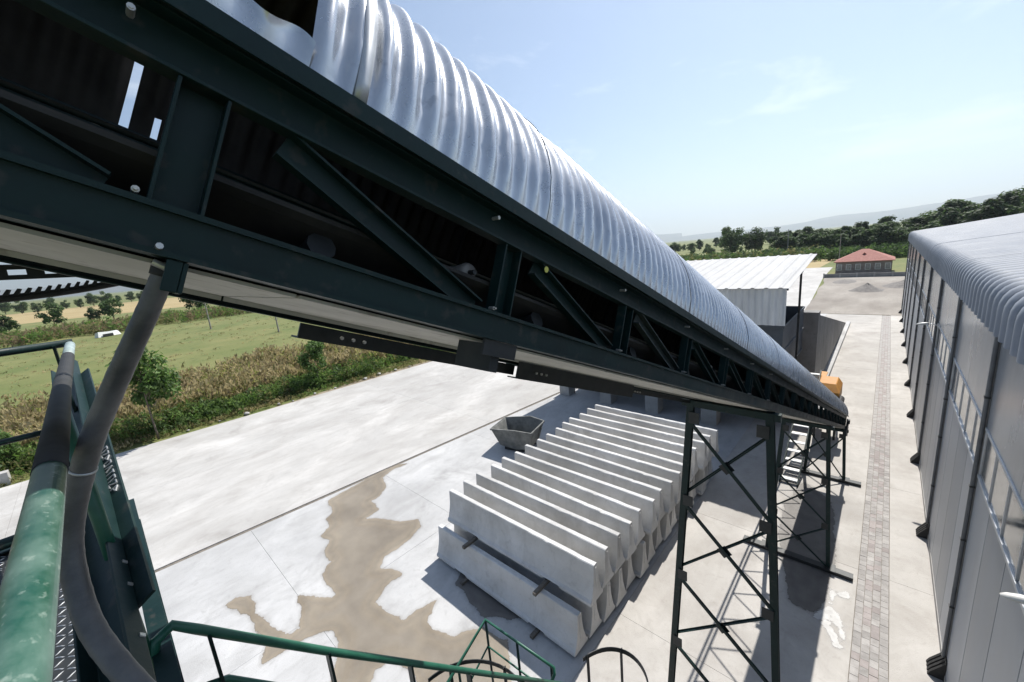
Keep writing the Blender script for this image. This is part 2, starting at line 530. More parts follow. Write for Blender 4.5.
cols = [(-10.6, -4.25), (-4.25, 0.085)]
J = 0.0035
ys = [-38 + 5.05 * i for i in range(18)] + [53.4]
for i in range(len(ys) - 1):
    a, b = ys[i] + J, ys[i + 1] - J
    slab([(min(YL(a), -10.9) + 0.10, a), (-10.6 - J, a), (-10.6 - J, b), (min(YL(b), -10.9) + 0.10, b)] , 'slab', z=random.uniform(-0.003, 0))
    for (x0, x1) in cols:
        slab([(x0 + J, a), (x1 - J, a), (x1 - J, b), (x0 + J, b)], 'slab_old' if x1 > 0 else 'slab', z=random.uniform(-0.003, 0))
    slab([(0.69, a), (1.485, a), (1.485, b), (0.69, b)], 'slab_old', z=random.uniform(-0.003, 0))
ys2 = [-40, -22.0, -4.0, 14.0, 32.0, 50, 70]
for i in range(len(ys2) - 1):
    a, b = ys2[i] + J, ys2[i + 1] - J
    c = lambda y: -24.0 + 0.05 * y
    e = lambda y: -31.25 + 0.03 * y
    slab([(e(a), a), (c(a) - J, a), (c(b) - J, b), (e(b), b)], 'road', 'road_slab')
    slab([(c(a) + J, a), (YL(a) - 0.09, a), (YL(b) - 0.09, b), (c(b) + J, b)], 'road', 'road_slab')

# mud film and wet marks on the slabs, some deepened with painted shade
st = [(-15.96, 8.24), (-16.08, 7.05), (-15.92, 5.67), (-15.84, 4.97), (-14.92, 4.79), (-14.64, 4.47), (-14.1, 4.37), (-13.82, 3.87),
      (-13.36, 3.99), (-12.89, 3.61), (-12.27, 3.59), (-11.96, 3.18), (-11.4, 3.11), (-10.84, 3.13), (-10.78, 2.95), (-11.29, 2.71),
      (-11.68, 2.4), (-11.09, 2.26), (-10.51, 2.04), (-10.48, 1.81), (-10.9, 1.6), (-11.72, 1.49), (-12.06, 1.37), (-12.44, 1.51),
      (-12.87, 1.48), (-13.15, 1.19), (-13.1, 0.92), (-12.35, 1.14), (-12.01, 1.27), (-11.33, 1.26), (-10.79, 1.31), (-10.22, 1.07),
      (-10.16, 1.57), (-10.08, 2.06), (-9.77, 2.56), (-9.26, 2.52), (-8.79, 2.22), (-8.34, 1.87), (-7.4, 1.3), (-6.6, 1.9), (-7.64, 2.44), (-7.88, 2.74),
      (-7.83, 3.08), (-7.23, 3.27), (-6.74, 3.17), (-6.2, 3.0), (-5.2, 3.4), (-5.0, 4.2), (-5.67, 4.94), (-5.97, 5.14), (-6.72, 5.03), (-6.86, 4.85), (-7.14, 4.45),
      (-7.69, 4.2), (-7.97, 4.24), (-8.33, 4.85), (-8.47, 4.31), (-8.54, 3.92), (-9.13, 3.73), (-9.63, 3.7), (-9.88, 4.11), (-9.93, 4.73),
      (-10.39, 4.65), (-10.71, 4.4), (-11.01, 4.82), (-11.07, 5.8), (-11.26, 6.33), (-11.76, 6.56), (-12.13, 6.04), (-12.87, 5.75),
      (-13.38, 5.39), (-13.49, 5.95), (-14.28, 6.08), (-14.31, 6.49), (-14.73, 6.97), (-15.52, 7.26), (-15.73, 7.83), (-15.66, 8.63)]
import numpy as np


def film(name, poly, z, m, cell=.06, pad=.45):
    """thin wet film: a fine sheet whose cover thins out unevenly at its edge"""
    P_ = np.array(poly)
    x0, y0 = P_.min(0) - pad
    x1, y1 = P_.max(0) + pad
    nx, ny = int((x1 - x0) / cell) + 1, int((y1 - y0) / cell) + 1
    gx, gy = np.meshgrid(x0 + cell * np.arange(nx), y0 + cell * np.arange(ny), indexing='ij')
    q = np.stack([gx.ravel(), gy.ravel()], 1)
    d2 = np.full(len(q), 1e9)
    ins = np.zeros(len(q), bool)
    for k in range(len(P_)):
        a, b = P_[k], P_[(k + 1) % len(P_)]
        ab = b - a
        t = np.clip(((q - a) @ ab) / max(1e-9, ab @ ab), 0, 1)
        d2 = np.minimum(d2, ((q - a - t[:, None] * ab) ** 2).sum(1))
        if a[1] != b[1]:
            c = ((a[1] > q[:, 1]) != (b[1] > q[:, 1])) & (q[:, 0] < (b[0] - a[0]) * (q[:, 1] - a[1]) / (b[1] - a[1]) + a[0])
            ins ^= c
    sd_ = np.where(ins, 1, -1) * np.sqrt(d2)
    keep = sd_ > -pad
    fs = []
    for i in range(nx - 1):
        for j in range(ny - 1):
            a = i * ny + j
            if keep[a] or keep[a + ny + 1]:
                fs.append((a, a + ny, a + ny + 1, a + 1))
    me = bpy.data.meshes.new(name)
    me.from_pydata([(float(u), float(v), z) for u, v in q], [], fs)
    at = me.attributes.new('edge', 'FLOAT', 'POINT')
    at.data.foreach_set('value', np.clip(sd_, -1, 1).astype(np.float32))
    me.materials.append(MT[m])
    o = link(name, me, None, kind='structure')
    return o


def film_mat(m, w0, w1, amt):
    t = m.node_tree
    N = t.nodes
    at = N.new('ShaderNodeAttribute')
    at.attribute_name = 'edge'
    g = N.new('ShaderNodeNewGeometry')
    def nz_(sc):
        n = N.new('ShaderNodeTexNoise')
        n.inputs['Scale'].default_value = sc
        n.inputs['Detail'].default_value = 8
        n.inputs['Roughness'].default_value = .65
        t.links.new(g.outputs['Position'], n.inputs['Vector'])
        a = N.new('ShaderNodeMath')
        a.operation = 'SUBTRACT'
        a.inputs[1].default_value = .5
        t.links.new(n.outputs['Fac'], a.inputs[0])
        b = N.new('ShaderNodeMath')
        b.operation = 'MULTIPLY'
        b.inputs[1].default_value = amt
        t.links.new(a.outputs[0], b.inputs[0])
        return b.outputs[0]
    s1 = N.new('ShaderNodeMath')
    t.links.new(at.outputs['Fac'], s1.inputs[0])
    t.links.new(nz_(2.2), s1.inputs[1])
    r = N.new('ShaderNodeValToRGB')
    mr = N.new('ShaderNodeMapRange')
    mr.inputs['From Min'].default_value = -.3
    mr.inputs['From Max'].default_value = .7
    t.links.new(s1.outputs[0], mr.inputs['Value'])
    t.links.new(mr.outputs['Result'], r.inputs['Fac'])
    e = r.color_ramp.elements
    e[0].position, e[0].color = .20, (0, 0, 0, 1)
    e[1].position, e[1].color = .25, (.08, .08, .08, 1)
    for p_, c_ in ((.29, .16), (.308, .90), (.34, .95), (.46, .74), (.60, .86), (.8, .7)):
        q_ = e.new(p_)
        q_.color = (c_, c_, c_, 1)
    tr_n = N.new('ShaderNodeBsdfTransparent')
    mxs = N.new('ShaderNodeMixShader')
    t.links.new(r.outputs['Color'], mxs.inputs[0])
    t.links.new(tr_n.outputs[0], mxs.inputs[1])
    t.links.new(N['Principled BSDF'].outputs[0], mxs.inputs[2])
    t.links.new(mxs.outputs[0], N['Material Output'].inputs['Surface'])


film_mat(MT['stain'], .08, .2, .34)
film_mat(MT['damp_shade'], .08, .2, .4)
film_mat(MT['lime'], .16, .2, .55)
film('mud_stain', st, 0.004, 'stain')
for q_, pl_ in enumerate(([(-0.60, 10.15), (-0.52, 10.5), (-0.38, 10.75), (-0.40, 11.3), (-0.30, 11.2), (-0.28, 10.72), (-0.12, 10.4), (-0.02, 9.85), (-0.07, 9.8), (-0.2, 10.22), (-0.33, 10.42), (-0.45, 10.2)],
                          [(-.47, 10.05), (-.36, 10.16), (-.22, 9.92), (-.1, 9.62), (-.16, 9.6), (-.30, 9.86)], [(-.22, 11.25), (-.10, 11.5), (-.02, 11.45), (-.12, 11.15)])):
    film('lime_spill', pl_, 0.004 + .001 * q_, 'lime', .02, .12)
film('damp_shade_patch', [(-1.75, 12.6), (-1.1, 10.35), (-0.75, 10.2), (-0.5, 10.5), (-0.4, 12.6), (-0.7, 15.5), (-1.6, 16.5), (-1.9, 14.6)], 0.0075, 'damp_shade')  # damp ground, enlarged and darkened to paint in shade under the conveyor
film('damp_shade_patch', [(-8.3, 5.5), (-7.0, 5.25), (-6.3, 5.6), (-5.9, 6.0), (-8.6, 6.0)], 0.0075, 'damp_shade')

# paver strip
pav = struct('paver_strip', MB().box(0.09, 0.682, 2, 53.4, -0.034, -0.014), 'joint')
pw, pl = 0.148, 0.205
pmeshes = [MB().box(-pw / 2 + .004, pw / 2 - .004, -pl / 2 + .004, pl / 2 - .004, -0.02, 0.0).mesh('paver', m) for m in ('paver_grey', 'paver_red')]
far = MB()
cnt = 0
rnd = random.Random(11)
for r in range(int((53.2 - 7.0) / pl)):
    for c_ in range(4):
        x = 0.09 + pw * (c_ + .5)
        y = 7.0 + pl * (r + 0.5 + 0.5 * (c_ % 2))
        red = (c_ in (1, 2) and rnd.random() < 0.42) or rnd.random() < 0.05
        z = rnd.uniform(-0.005, 0.001)
        if cnt < 300:
            link('paver', pmeshes[1 if red else 0], pav, (x, y, z), (rnd.uniform(-.01, .01), rnd.uniform(-.01, .01), rnd.uniform(-.02, .02)))
            cnt += 1
        elif y < 53.2:
            far.box(x - pw / 2 + .004, x + pw / 2 - .004, y - pl / 2 + .004, y + pl / 2 - .004, z - .012, z, 1 if red else 0)
obj('paver', far, ['paver_grey', 'paver_red'], pav, kind='stuff')

struct('gravel_yard', sheet(rough_poly([(-6.4, 53.7), (30, 53.7), (32, 93), (-8.3, 93)], 4, 0.02), -0.03), 'gravel')
struct('access_road', sheet([(-30, 66), (-20, 66), (-6.2, 53.6), (-8.4, 93), (-9, 118), (-14, 118), (-24, 93)], -0.033), 'road')

# mountains: ridged grids far out, inside the haze


def mountain(name, az0, az1, r0, depth, prof, seed, n=120, m=12):
    mb = MB()
    vs = []
    for i in range(n + 1):
        t = i / n
        az = math.radians(az0 + (az1 - az0) * t)
        h0 = prof(t)
        for j in range(m + 1):
            s = j / m
            r = r0 + depth * s
            k = math.sin(math.pi * s) ** 0.8
            x, y = r * math.sin(az), r * math.cos(az)
            nn = noise.fractal(Vector((x / 900 + seed, y / 900, 0)), 1.0, 2.0, 5)
            h = max(0.0, h0 * k * (1 + 0.20 * nn)) - 3
            vs.append((x, y, h))
    fs = [(i * (m + 1) + j, (i + 1) * (m + 1) + j, (i + 1) * (m + 1) + j + 1, i * (m + 1) + j + 1) for i in range(n) for j in range(m)]
    mb.add(vs, fs)
    return struct(name, mb, 'hill', smooth=True)


mountain('mountain', -28, 75, 9400, 4200, lambda t: 110 + 1080 * max(0, (t - 0.16)) ** 0.9 * (1.25 - 0.4 * t) + 90 * math.sin(t * 16) * t, 1.3)
mountain('mountain', -150, -20, 9800, 3600, lambda t: (390 + 130 * math.sin(t * 9) + 70 * math.sin(t * 23 + 1)) * (0.45 + 0.55 * math.sin(math.pi * min(1, max(0, 1.05 - t)))), 4.1)

# ================================================================== BUILDING ON THE RIGHT
XW = 1.49
EAVE = 7.10
wh = thing('warehouse', 'long grey metal-clad warehouse with curved ribbed eave along the right edge', 'building', (0, 0, 0))
Y0, NB = 0.13, 11
YE = Y0 + 5 * NB
core = MB().box(XW + .06, XW + 18, Y0 + .06, YE - .06, -0.03, 7.3)
obj('wall_core', core, 'panel', wh)
obj('plinth', MB().box(XW - .012, XW + .058, Y0, YE, -0.03, 0.16), 'block', wh)
WZ0, WZ1 = 4.48, 5.34
for b in range(NB):
    ya = Y0 + 5 * b
    for k in range(4):
        obj('wall_panel', MB().box(XW, XW + .055, ya + 1.25 * k + .014, ya + 1.25 * (k + 1) - .014, 0.164, WZ0 - 0.05), 'panel', wh, bevel=.004)
    for k in range(2):
        obj('upper_panel', MB().box(XW + .004, XW + .056, ya + 2.5 * k + .006, ya + 2.5 * (k + 1) - .006, WZ1 + .05, EAVE + .2), 'panel_hi', wh)
    win = obj('window', MB().box(XW - .014, XW + .05, ya + .03, ya + 4.97, WZ0 - .046, WZ0 + .014)
              .box(XW - .012, XW + .05, ya + .03, ya + 4.97, WZ1 - .01, WZ1 + .046), 'frame', wh, bevel=.004)
    for k in range(6):
        ym = ya + .06 + (4.88 / 5) * k
        obj('mullion', MB().box(XW - .004, XW + .045, ym - .022, ym + .022, WZ0 + .016, WZ1 - .012), 'frame', win)
    for k in range(5):
        ym = ya + .06 + (4.88 / 5) * k
        obj('pane', MB().box(XW + .012, XW + .022, ym + .024, ym + 4.88 / 5 - .024, WZ0 + .016, WZ1 - .012), 'glass', win)
for b in range(NB + 1):
    yb = Y0 + 5 * b
    dp = obj('downpipe', MB().tube([(XW - .042, yb, 0.42), (XW - .042, yb, EAVE + .1)], 0.032, 12)
             .box(XW - .008, XW - .001, yb - .05, yb + .09, .2, EAVE), 'pipe', wh)
    for zc in (1.6, 3.1, 4.2, 5.9):
        obj('pipe_clip', MB().box(XW - .080, XW - .0, yb - .042, yb + .042, zc, zc + .03), 'darkmetal', dp)
    sh = MB()
    for q in range(4):
        yy = yb - .15 + .1 * q
        sh.add([(XW - .005, yy - .03, .0), (XW - .24, yy - .03, .0), (XW - .20, yy - .03, .10), (XW - .005, yy - .03, .42),
                (XW - .005, yy + .03, .0), (XW - .24, yy + .03, .0), (XW - .20, yy + .03, .10), (XW - .005, yy + .03, .42)],
               [(0, 1, 2, 3), (7, 6, 5, 4), (0, 4, 5, 1), (1, 5, 6, 2), (2, 6, 7, 3), (3, 7, 4, 0)])
    sh.box(XW - .02, XW - .004, yb - .2, yb + .2, 0.0, .46)
    obj('column_shoe', sh, 'black', wh)
# roof sheets with round eave
prof = [(1.37, EAVE - .02), (1.37, 7.3), (1.37, 7.5), (1.378, 7.61), (1.405, 7.70), (1.455, 7.78), (1.53, 7.84), (1.64, 7.88), (2.2, 7.95), (4, 8.15), (7, 8.54), (11, 9.06), (15, 8.54), (19.6, 7.94)]
P = 0.42
for b in range(NB):
    ya = Y0 + 5 * b
    n = int(5 / P * 10)
    vs = []
    for i in range(n + 1):
        y = ya + 5 * i / n
        ph = (y / P) * 2 * math.pi
        d = 0.036 * max(-1.0, min(1.0, 1.7 * math.cos(ph)))
        for j, (px, pz) in enumerate(prof):
            if j == 0:
                nx, nz = -1, 0
            elif j == len(prof) - 1:
                nx, nz = 0, 1
            else:
                tx, tz = prof[j + 1][0] - prof[j - 1][0], prof[j + 1][1] - prof[j - 1][1]
                l = math.hypot(tx, tz)
                nx, nz = -tz / l, tx / l
            vs.append((px + nx * d, y, pz + nz * d))
    m_ = len(prof)
    fs = [(i * m_ + j, (i + 1) * m_ + j, (i + 1) * m_ + j + 1, i * m_ + j + 1) for i in range(n) for j in range(m_ - 1)]
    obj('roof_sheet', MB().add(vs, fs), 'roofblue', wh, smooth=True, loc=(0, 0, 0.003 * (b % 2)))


def wall_lamp(y, z, label, arm, sc=.62):
    t = thing('wall_lamp', label, 'lamp', (XW - .05, y, z), group='lamps on the warehouse wall')
    t.scale = (sc, sc, sc)
    obj('wall_plate', MB().box(-.012, .046, -.05, .05, -.09, .09), 'frame', t)
    obj('arm', MB().tube([(0, 0, 0), (-.12, 0, .06), (-arm * .6, 0, .10), (-arm, 0, .07)], .022, 10), 'frame', t, smooth=True)
    vs, fs = [], []
    secs = [(-arm + .02, .035, .05, .10), (-arm - .08, .085, .085, .085), (-arm - .26, .10, .09, .06), (-arm - .42, .08, .06, .04), (-arm - .50, .035, .02, .03)]
    for (x, hw, hh, zc) in secs:
        for k in range(10):
            a = 2 * math.pi * k / 10
            vs.append((x, hw * math.cos(a), zc + hh * (math.sin(a) if math.sin(a) > 0 else .35 * math.sin(a))))
    for i in range(len(secs) - 1):
        for k in range(10):
            fs.append((i * 10 + k, i * 10 + (k + 1) % 10, (i + 1) * 10 + (k + 1) % 10, (i + 1) * 10 + k))
    fs += [tuple(range(10)), tuple(range(40, 50))]
    h = obj('lamp_head', MB().add(vs, fs), 'lampw', t, smooth=True)
    obj('lens', MB().prism([(-arm - .40, -.045), (-arm - .1, -.06), (-arm - .1, .06), (-arm - .40, .045)], .018, .034), 'lens', h)
    return t


wall_lamp(5.62, 5.22, 'pale street-type wall lamp nearest the camera, level with the window band', .12, .55)
wall_lamp(19.5, 5.40, 'small pale wall lamp on a long arm, far along the warehouse', .35)

# ================================================================== CONVEYOR
TH = math.atan(0.412)
SK = math.atan(0.023)
CW = 0.97
conv = thing('belt_conveyor', 'inclined belt conveyor in dark teal trusses under a corrugated galvanised cover', 'conveyor',
             (-1.0, 0, 9.105), (-TH, 0, -SK))
LA, LB = -4.2, 18.75          # along the slope
HT = 0.478
PIT = 0.90
nodes = [0.132 + PIT * i for i in range(-5, 21)]


def chord(x, sgn, z0, z1, nm='bottom_chord'):
    o = obj(nm, MB().bar((x, LA, 0), (x, LB, 0),
                         [(0, z0), (-.055 * sgn, z0), (-.055 * sgn, z0 + .007), (-.008 * sgn, z0 + .007), (-.008 * sgn, z1 - .007), (-.055 * sgn, z1 - .007), (-.055 * sgn, z1), (0, z1)]),
            'teal', conv, bevel=.002)
    return o


chord(0, 1, 0, .096)
chord(-CW, -1, -.05, .096)
# flange lips on the near bottom chord
obj('chord_flange', MB().box(.0015, .016, LA, LB, .084, .0955), 'teal', conv)
obj('chord_flange', MB().box(.0015, .022, LA, LB, .0, .010), 'teal', conv)
for x, s in ((0, 1), (-CW, -1)):
    # top chord: channel open to the outside, angle lip above it
    obj('top_chord', MB().bar((x, LA, 0), (x, LB, 0), [(-.05 * s, .342), (.0, .342), (.0, .350), (-.042 * s, .350), (-.042 * s, .440), (.0, .440), (.0, .448), (-.05 * s, .448)]), 'teal', conv, bevel=.0015)
    obj('cover_rail', MB().bar((x, LA, 0), (x, LB, 0), [(-.04 * s, .470), (.028 * s, .470), (.028 * s, .434), (.034 * s, .434), (.034 * s, .478), (-.04 * s, .478)]), 'teal', conv)
for i, yc in enumerate(nodes):
    if yc < LA + .1 or yc > LB - .1:
        continue
    for x, s in ((0, 1), (-CW, -1)):
        wv = .086
        obj('vertical', MB().bar((x, yc, .097), (x, yc, .341), [(.052 * s, -wv / 2), (.004 * s, -wv / 2), (.004 * s, -wv / 2 + .007), (.045 * s, -wv / 2 + .007),
                                                             (.045 * s, wv / 2 - .007), (.004 * s, wv / 2 - .007), (.004 * s, wv / 2), (.052 * s, wv / 2)], up=(0, 1, 0)), 'teal', conv, bevel=.0015)
        if i + 1 < len(nodes) and yc + PIT < LB:
            obj('diagonal', MB().bar((x - .006 * s, yc + .150, .318), (x - .006 * s, yc + PIT - .105, .092),
                                     [(-.046 * s, -.034), (-.008 * s, -.034), (-.008 * s, -.028), (-.040 * s, -.028), (-.040 * s, .028), (-.008 * s, .028), (-.008 * s, .034), (-.046 * s, .034)], up=(0, .33, 1)), 'teal_worn' if i % 5 == 2 else 'teal', conv)
    # bolts at the joints of the near truss
    if -0.9 < yc < 6:
        for (by, bz) in ((yc - .12, .40), (yc - .06, .105)):
            r_ = .0062
            obj('bolt', MB().tube([(-.01, by, bz), (.020 if bz > .3 else .012, by, bz)], [r_, r_], 8).tube([(.012, by, bz), (.022, by, bz)], .0038, 6), 'bolt', conv)
    # idlers
    if yc < LB - .3:
        if i in (6, 9, 12, 15):
            ri = obj('guide_roller', MB().tube([(-.19, yc - .115, .215), (-.20, yc - .115, .218), (-.10, yc - .115, .218), (-.085, yc - .115, .218)], [.030, .034, .034, .028], 16), 'roller', conv, smooth=True)
            obj('roller_shaft', MB().tube([(-.25, yc - .115, .217), (-.056, yc - .115, .217)], .009, 8), 'darkmetal', ri)
        obj('trough_idler', MB().tube([(-.70, yc + .3, .068), (-.27, yc + .3, .068)], .038, 10).tube([(-.72, yc + .3, .072), (-.89, yc + .3, .150)], .038, 10).tube([(-.25, yc + .3, .072), (-.10, yc + .3, .140)], .038, 10), 'darkmetal', conv)
# belt: carrying run, return run
bp = [(-.905, .205), (-.88, .19), (-.72, .118), (-.485, .110), (-.25, .118), (-.09, .19), (-.065, .205)]
bv = bp + [(x, z - .012) for x, z in bp[::-1]]
obj('belt', MB().bar((0, LA, 0), (0, LB - .1, 0), bv), 'belt', conv)
obj('belt_return', MB().box(-.88, -.09, LA, LB - .1, .012, .020), 'belt', conv)
obj('skirt_plate', MB().box(-.925, -.918, LA, LB, .10, .20), 'darkmetal', conv)
for k in range(15):
    ya = LA + k * 1.53
    obj('bottom_pan', MB().box(-.912, -.058, ya + .004, min(LB, ya + 1.526), -.012, -.004).box(-.912, -.905, ya + .004, ya + 1.526, -.03, -.0125), 'cream', conv)
# steel plates hung below the far chord, stepped
for (ya, yb, zt, zb, x) in ((.72, 2.22, -.052, -.125, -1.0), (2.15, 3.95, -.02, -.145, -.90), (3.9, 5.9, -.052, -.10, -.96), (5.9, 9, -.052, -.09, -.985)):
    pp = obj('hanger_plate', MB().box(x - .012, x, ya, yb, zb, zt).box(x - .09, x - .0125, ya, yb, zb, zb + .009), 'darkmetal', conv)
    for q in range(3):
        yq = ya + .2 + .06 * q
        obj('bolt', MB().tube([(x, yq, (zb + zt) / 2), (x + .014, yq, (zb + zt) / 2)], .009, 6), 'bolt', pp)
obj('splice_plate', MB().box(-.20, -.008, 1.02, 1.06, -.11, -.012).box(.0, .012, .96, 1.12, -.055, -.0015), 'darkmetal', conv)
# walkway lattice on the far side
for x in (-1.74, -1.83):
    obj('lattice_chord', MB().beam((x, 3.0, -.02), (x, LB, -.02), .05, .05), 'teal', conv)
for i in range(20):
    ya = 3.0 + i * .78
    obj('lattice_brace', MB().beam((-CW - .03, ya, -.02), (-1.73, ya + .39, -.02), .03, .03), 'teal', conv)
    obj('lattice_brace', MB().beam((-1.73, ya + .39, -.02), (-CW - .03, ya + .78, -.02), .03, .03), 'teal', conv)

# corrugated cover, sheet by sheet
CP, CH = 0.0762, 0.565
NS = 10
rnd = random.Random(5)
k0 = -5
SHL = CP * NS
base0 = 0.585 - 8 * 0 - SHL        # one seam at 0.585 along the slope
dent = [(0.78, 0.55, .05, .012), (1.25, 0.9, .07, .010), (0.72, 1.1, .05, .012), (1.75, .6, .06, .010), (1.02, 0.35, .03, -.012)]
for si in range(-5, 25):
    y0 = 0.385 + si * SHL
    y1 = min(y0 + SHL + .03, LB + .02)
    if y0 > LB - .1:
        break
    ny = int(round((y1 - y0) / CP * 12))
    na = 40
    lift = 0.003 + (si % 2) * .0022
    tw = 0.0
    vs, fs = [], []
    for i in range(ny + 1):
        y = y0 + (y1 - y0) * i / ny
        for j in range(na + 1):
            a = math.pi * j / na
            edge = 1.0 if 0 < j < na else 1
            fl = min(1.0, min(a, math.pi - a) / .22)              # corrugation flattened at the nailed edge
            cw = math.cos(2 * math.pi * (y - 0.385) / CP)
            d = (.0125 * (.25 + .75 * fl)) * (cw if cw < 0 else cw ** .8) + lift
            d += .0011 * noise.noise(Vector((y * 3.1, a * 2.3, si * .7)))
            d += tw * math.sin(a) * (y - y0)
            for (dy, da, s_, h_) in dent:
                q = ((y - dy) / s_) ** 2 + ((a - da) / (s_ * 3.2)) ** 2
                if q < 6:
                    d -= h_ * math.exp(-q)
            # a creased kink line low on many ribs
            if abs(a - (.30 + .05 * math.sin(y * 21))) < .05:
                d -= .0025 * (1 + math.sin(y * 57))
            R1, R2 = CW / 2 + .012 + d, CH + d
            vs.append((-CW / 2 + R1 * math.cos(a), y, HT + .002 + R2 * math.sin(a)))
    for i in range(ny):
        yc = y0 + (y1 - y0) * (i + .5) / ny
        for j in range(na):
            a = math.pi * (j + .5) / na
            # hatch cut out of the near side
            if -.42 < yc < .285 and a < 1.25:
                continue
            # torn slit on the far side
            if (.0 < yc < .03 and a > math.pi - .46) or (.085 < yc < .105 and a > math.pi - .13):
                continue
            fs.append((i * (na + 1) + j, (i + 1) * (na + 1) + j, (i + 1) * (na + 1) + j + 1, i * (na + 1) + j + 1))
    o = obj('cover_sheet', MB().add(vs, fs), ['galv', 'inner'], conv, smooth=True)
    sm_ = o.modifiers.new('gauge', 'SOLIDIFY')
    sm_.thickness = .0015
    sm_.offset = -1
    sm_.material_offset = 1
    sm_.use_rim = False
# cut lower strip of sheet left below the inspection hatch
vs, fs = [], []
for i in range(121):
    y = -.42 + .705 * i / 120
    c_ = .115 + .022 * math.sin(2 * math.pi * y / .11) + .012 * noise.noise(Vector((y * 14, 0, 3)))
    for j in range(7):
        a = c_ * j / 6
        d = .009 * math.cos(2 * math.pi * (y - 0.385) / (CP * 1.25)) + .004 + (.004 if j == 6 else 0)
        d *= (.25 + .75 * j / 6)
        vs.append((-CW / 2 + (CW / 2 + .016 + d) * math.cos(a), y, HT + .002 + (CH + d) * math.sin(a)))
for i in range(120):
    for j in range(6):
        fs.append((i * 7 + j, (i + 1) * 7 + j, (i + 1) * 7 + j + 1, i * 7 + j + 1))
obj('hatch_sill_sheet', MB().add(vs, fs), 'galv', conv, smooth=True)
# strap hoops over sheet joints
for ys_ in (0.40,):
    vs, fs = [], []
    for j in range(41):
        a = math.pi * j / 40
        for yy in (ys_ - .014, ys_ + .018):
            vs.append((-CW / 2 + (CW / 2 + .030) * math.cos(a), yy, HT + .004 + (CH + .018) * math.sin(a)))
    fs = [(2 * j, 2 * j + 1, 2 * j + 3, 2 * j + 2) for j in range(40)]
    o = obj('cover_strap', MB().add(vs, fs), 'galv_old', conv, smooth=True)
    s_ = o.modifiers.new('solid', 'SOLIDIFY')
    s_.thickness = .004
# inner hoops under the cover
for yc in nodes[::2]:
    if LA < yc < LB:
        obj('cover_hoop', MB().tube([(-CW / 2 + (CW / 2 - .02) * math.cos(math.pi * j / 20), yc + .45, HT + (CH - .03) * math.sin(math.pi * j / 20)) for j in range(21)], .012, 6), 'darkmetal', conv)
# tail end
obj('tail_frame', MB().box(-.95, -.02, LB - .02, LB + .05, -.1, .45).box(-.02, .06, LB - .5, LB + .1, -.25, .10), 'darkmetal', conv, bevel=.01)
obj('tail_drum', MB().tube([(-.86, LB - .1, .27), (-.06, LB - .1, .27)], .12, 18), 'black', conv, smooth=False)
obj('tail_bearing', MB().tube([(.0, LB - .1, .27), (.09, LB - .1, .27)], .09, 14).box(.0, .06, LB - .22, LB + .04, .0, .2), 'darkmetal', conv)
obj('inspection_sticker', MB().tube([(.002, 1.215, .318), (.0035, 1.215, .318)], .012, 14), 'yellow', conv)
# hose bracket on the bottom chord
obj('hose_bracket', MB().box(-.05, .018, .160, .168, -.062, -.002).box(.010, .018, .135, .1595, -.062, -.002), 'teal', conv, bevel=.002)
obj('hose_clamp_bolt', MB().tube([(-.01, .118, -.012), (-.01, .150, -.02)], .007, 8).tube([(.0, .12, .010), (.03, .12, .016)], .006, 8), 'bolt', conv)
# slotted rail and toothed rack under the top end
sr = MB()
for k in range(9):
    y = -.62 + k * .085
    sr.box(-1.24, -1.232, y, y + .0425, -.045, .0)
sr.box(-1.24, -1.2315, -.62, .15, -.0155, .0).box(-1.24, -1.2315, -.62, .15, -.050, -.034).box(-1.232, -1.19, -.62, .15, -.004, .0)
SL = thing('slotted_rail', 'dark slotted steel rail hanging below the upper end of the conveyor', 'rail', (-1.0, 0, 9.105), (-.035, 0, 0))
obj('rail_strip', sr, 'darkmetal', SL, loc=(0, 0, .012))
tr_ = thing('cable_chain', 'black toothed cable chain sagging below the conveyor near the hose bracket', 'cable chain', (-2.2, 0, 9.0))
cb = MB()
for k in range(26):
    y = -.42 + k * .024
    z = .018 + .030 * ((y + .2) / .35) ** 2 * (1 if y > -.2 else .3)
    cb.add([(-.02, y, z), (.02, y, z), (.02, y + .014, z), (-.02, y + .014, z), (-.02, y + .016, z + .022), (.02, y + .016, z + .022), (.02, y + .024, z + .020), (-.02, y + .024, z + .020)],
           [(0, 1, 2, 3), (7, 6, 5, 4), (0, 4, 5, 1), (1, 5, 6, 2), (2, 6, 7, 3), (3, 7, 4, 0)])
obj('teeth', cb, 'black', tr_)
obj('carrier', MB().tube([(0, -.42 + k * .06, .010 + .030 * ((-.22 + k * .06) / .35) ** 2 * (1 if k > 3.6 else .3)) for k in range(11)], .013, 8), 'black', tr_)

# ------------------------------------------------------------------ trestles


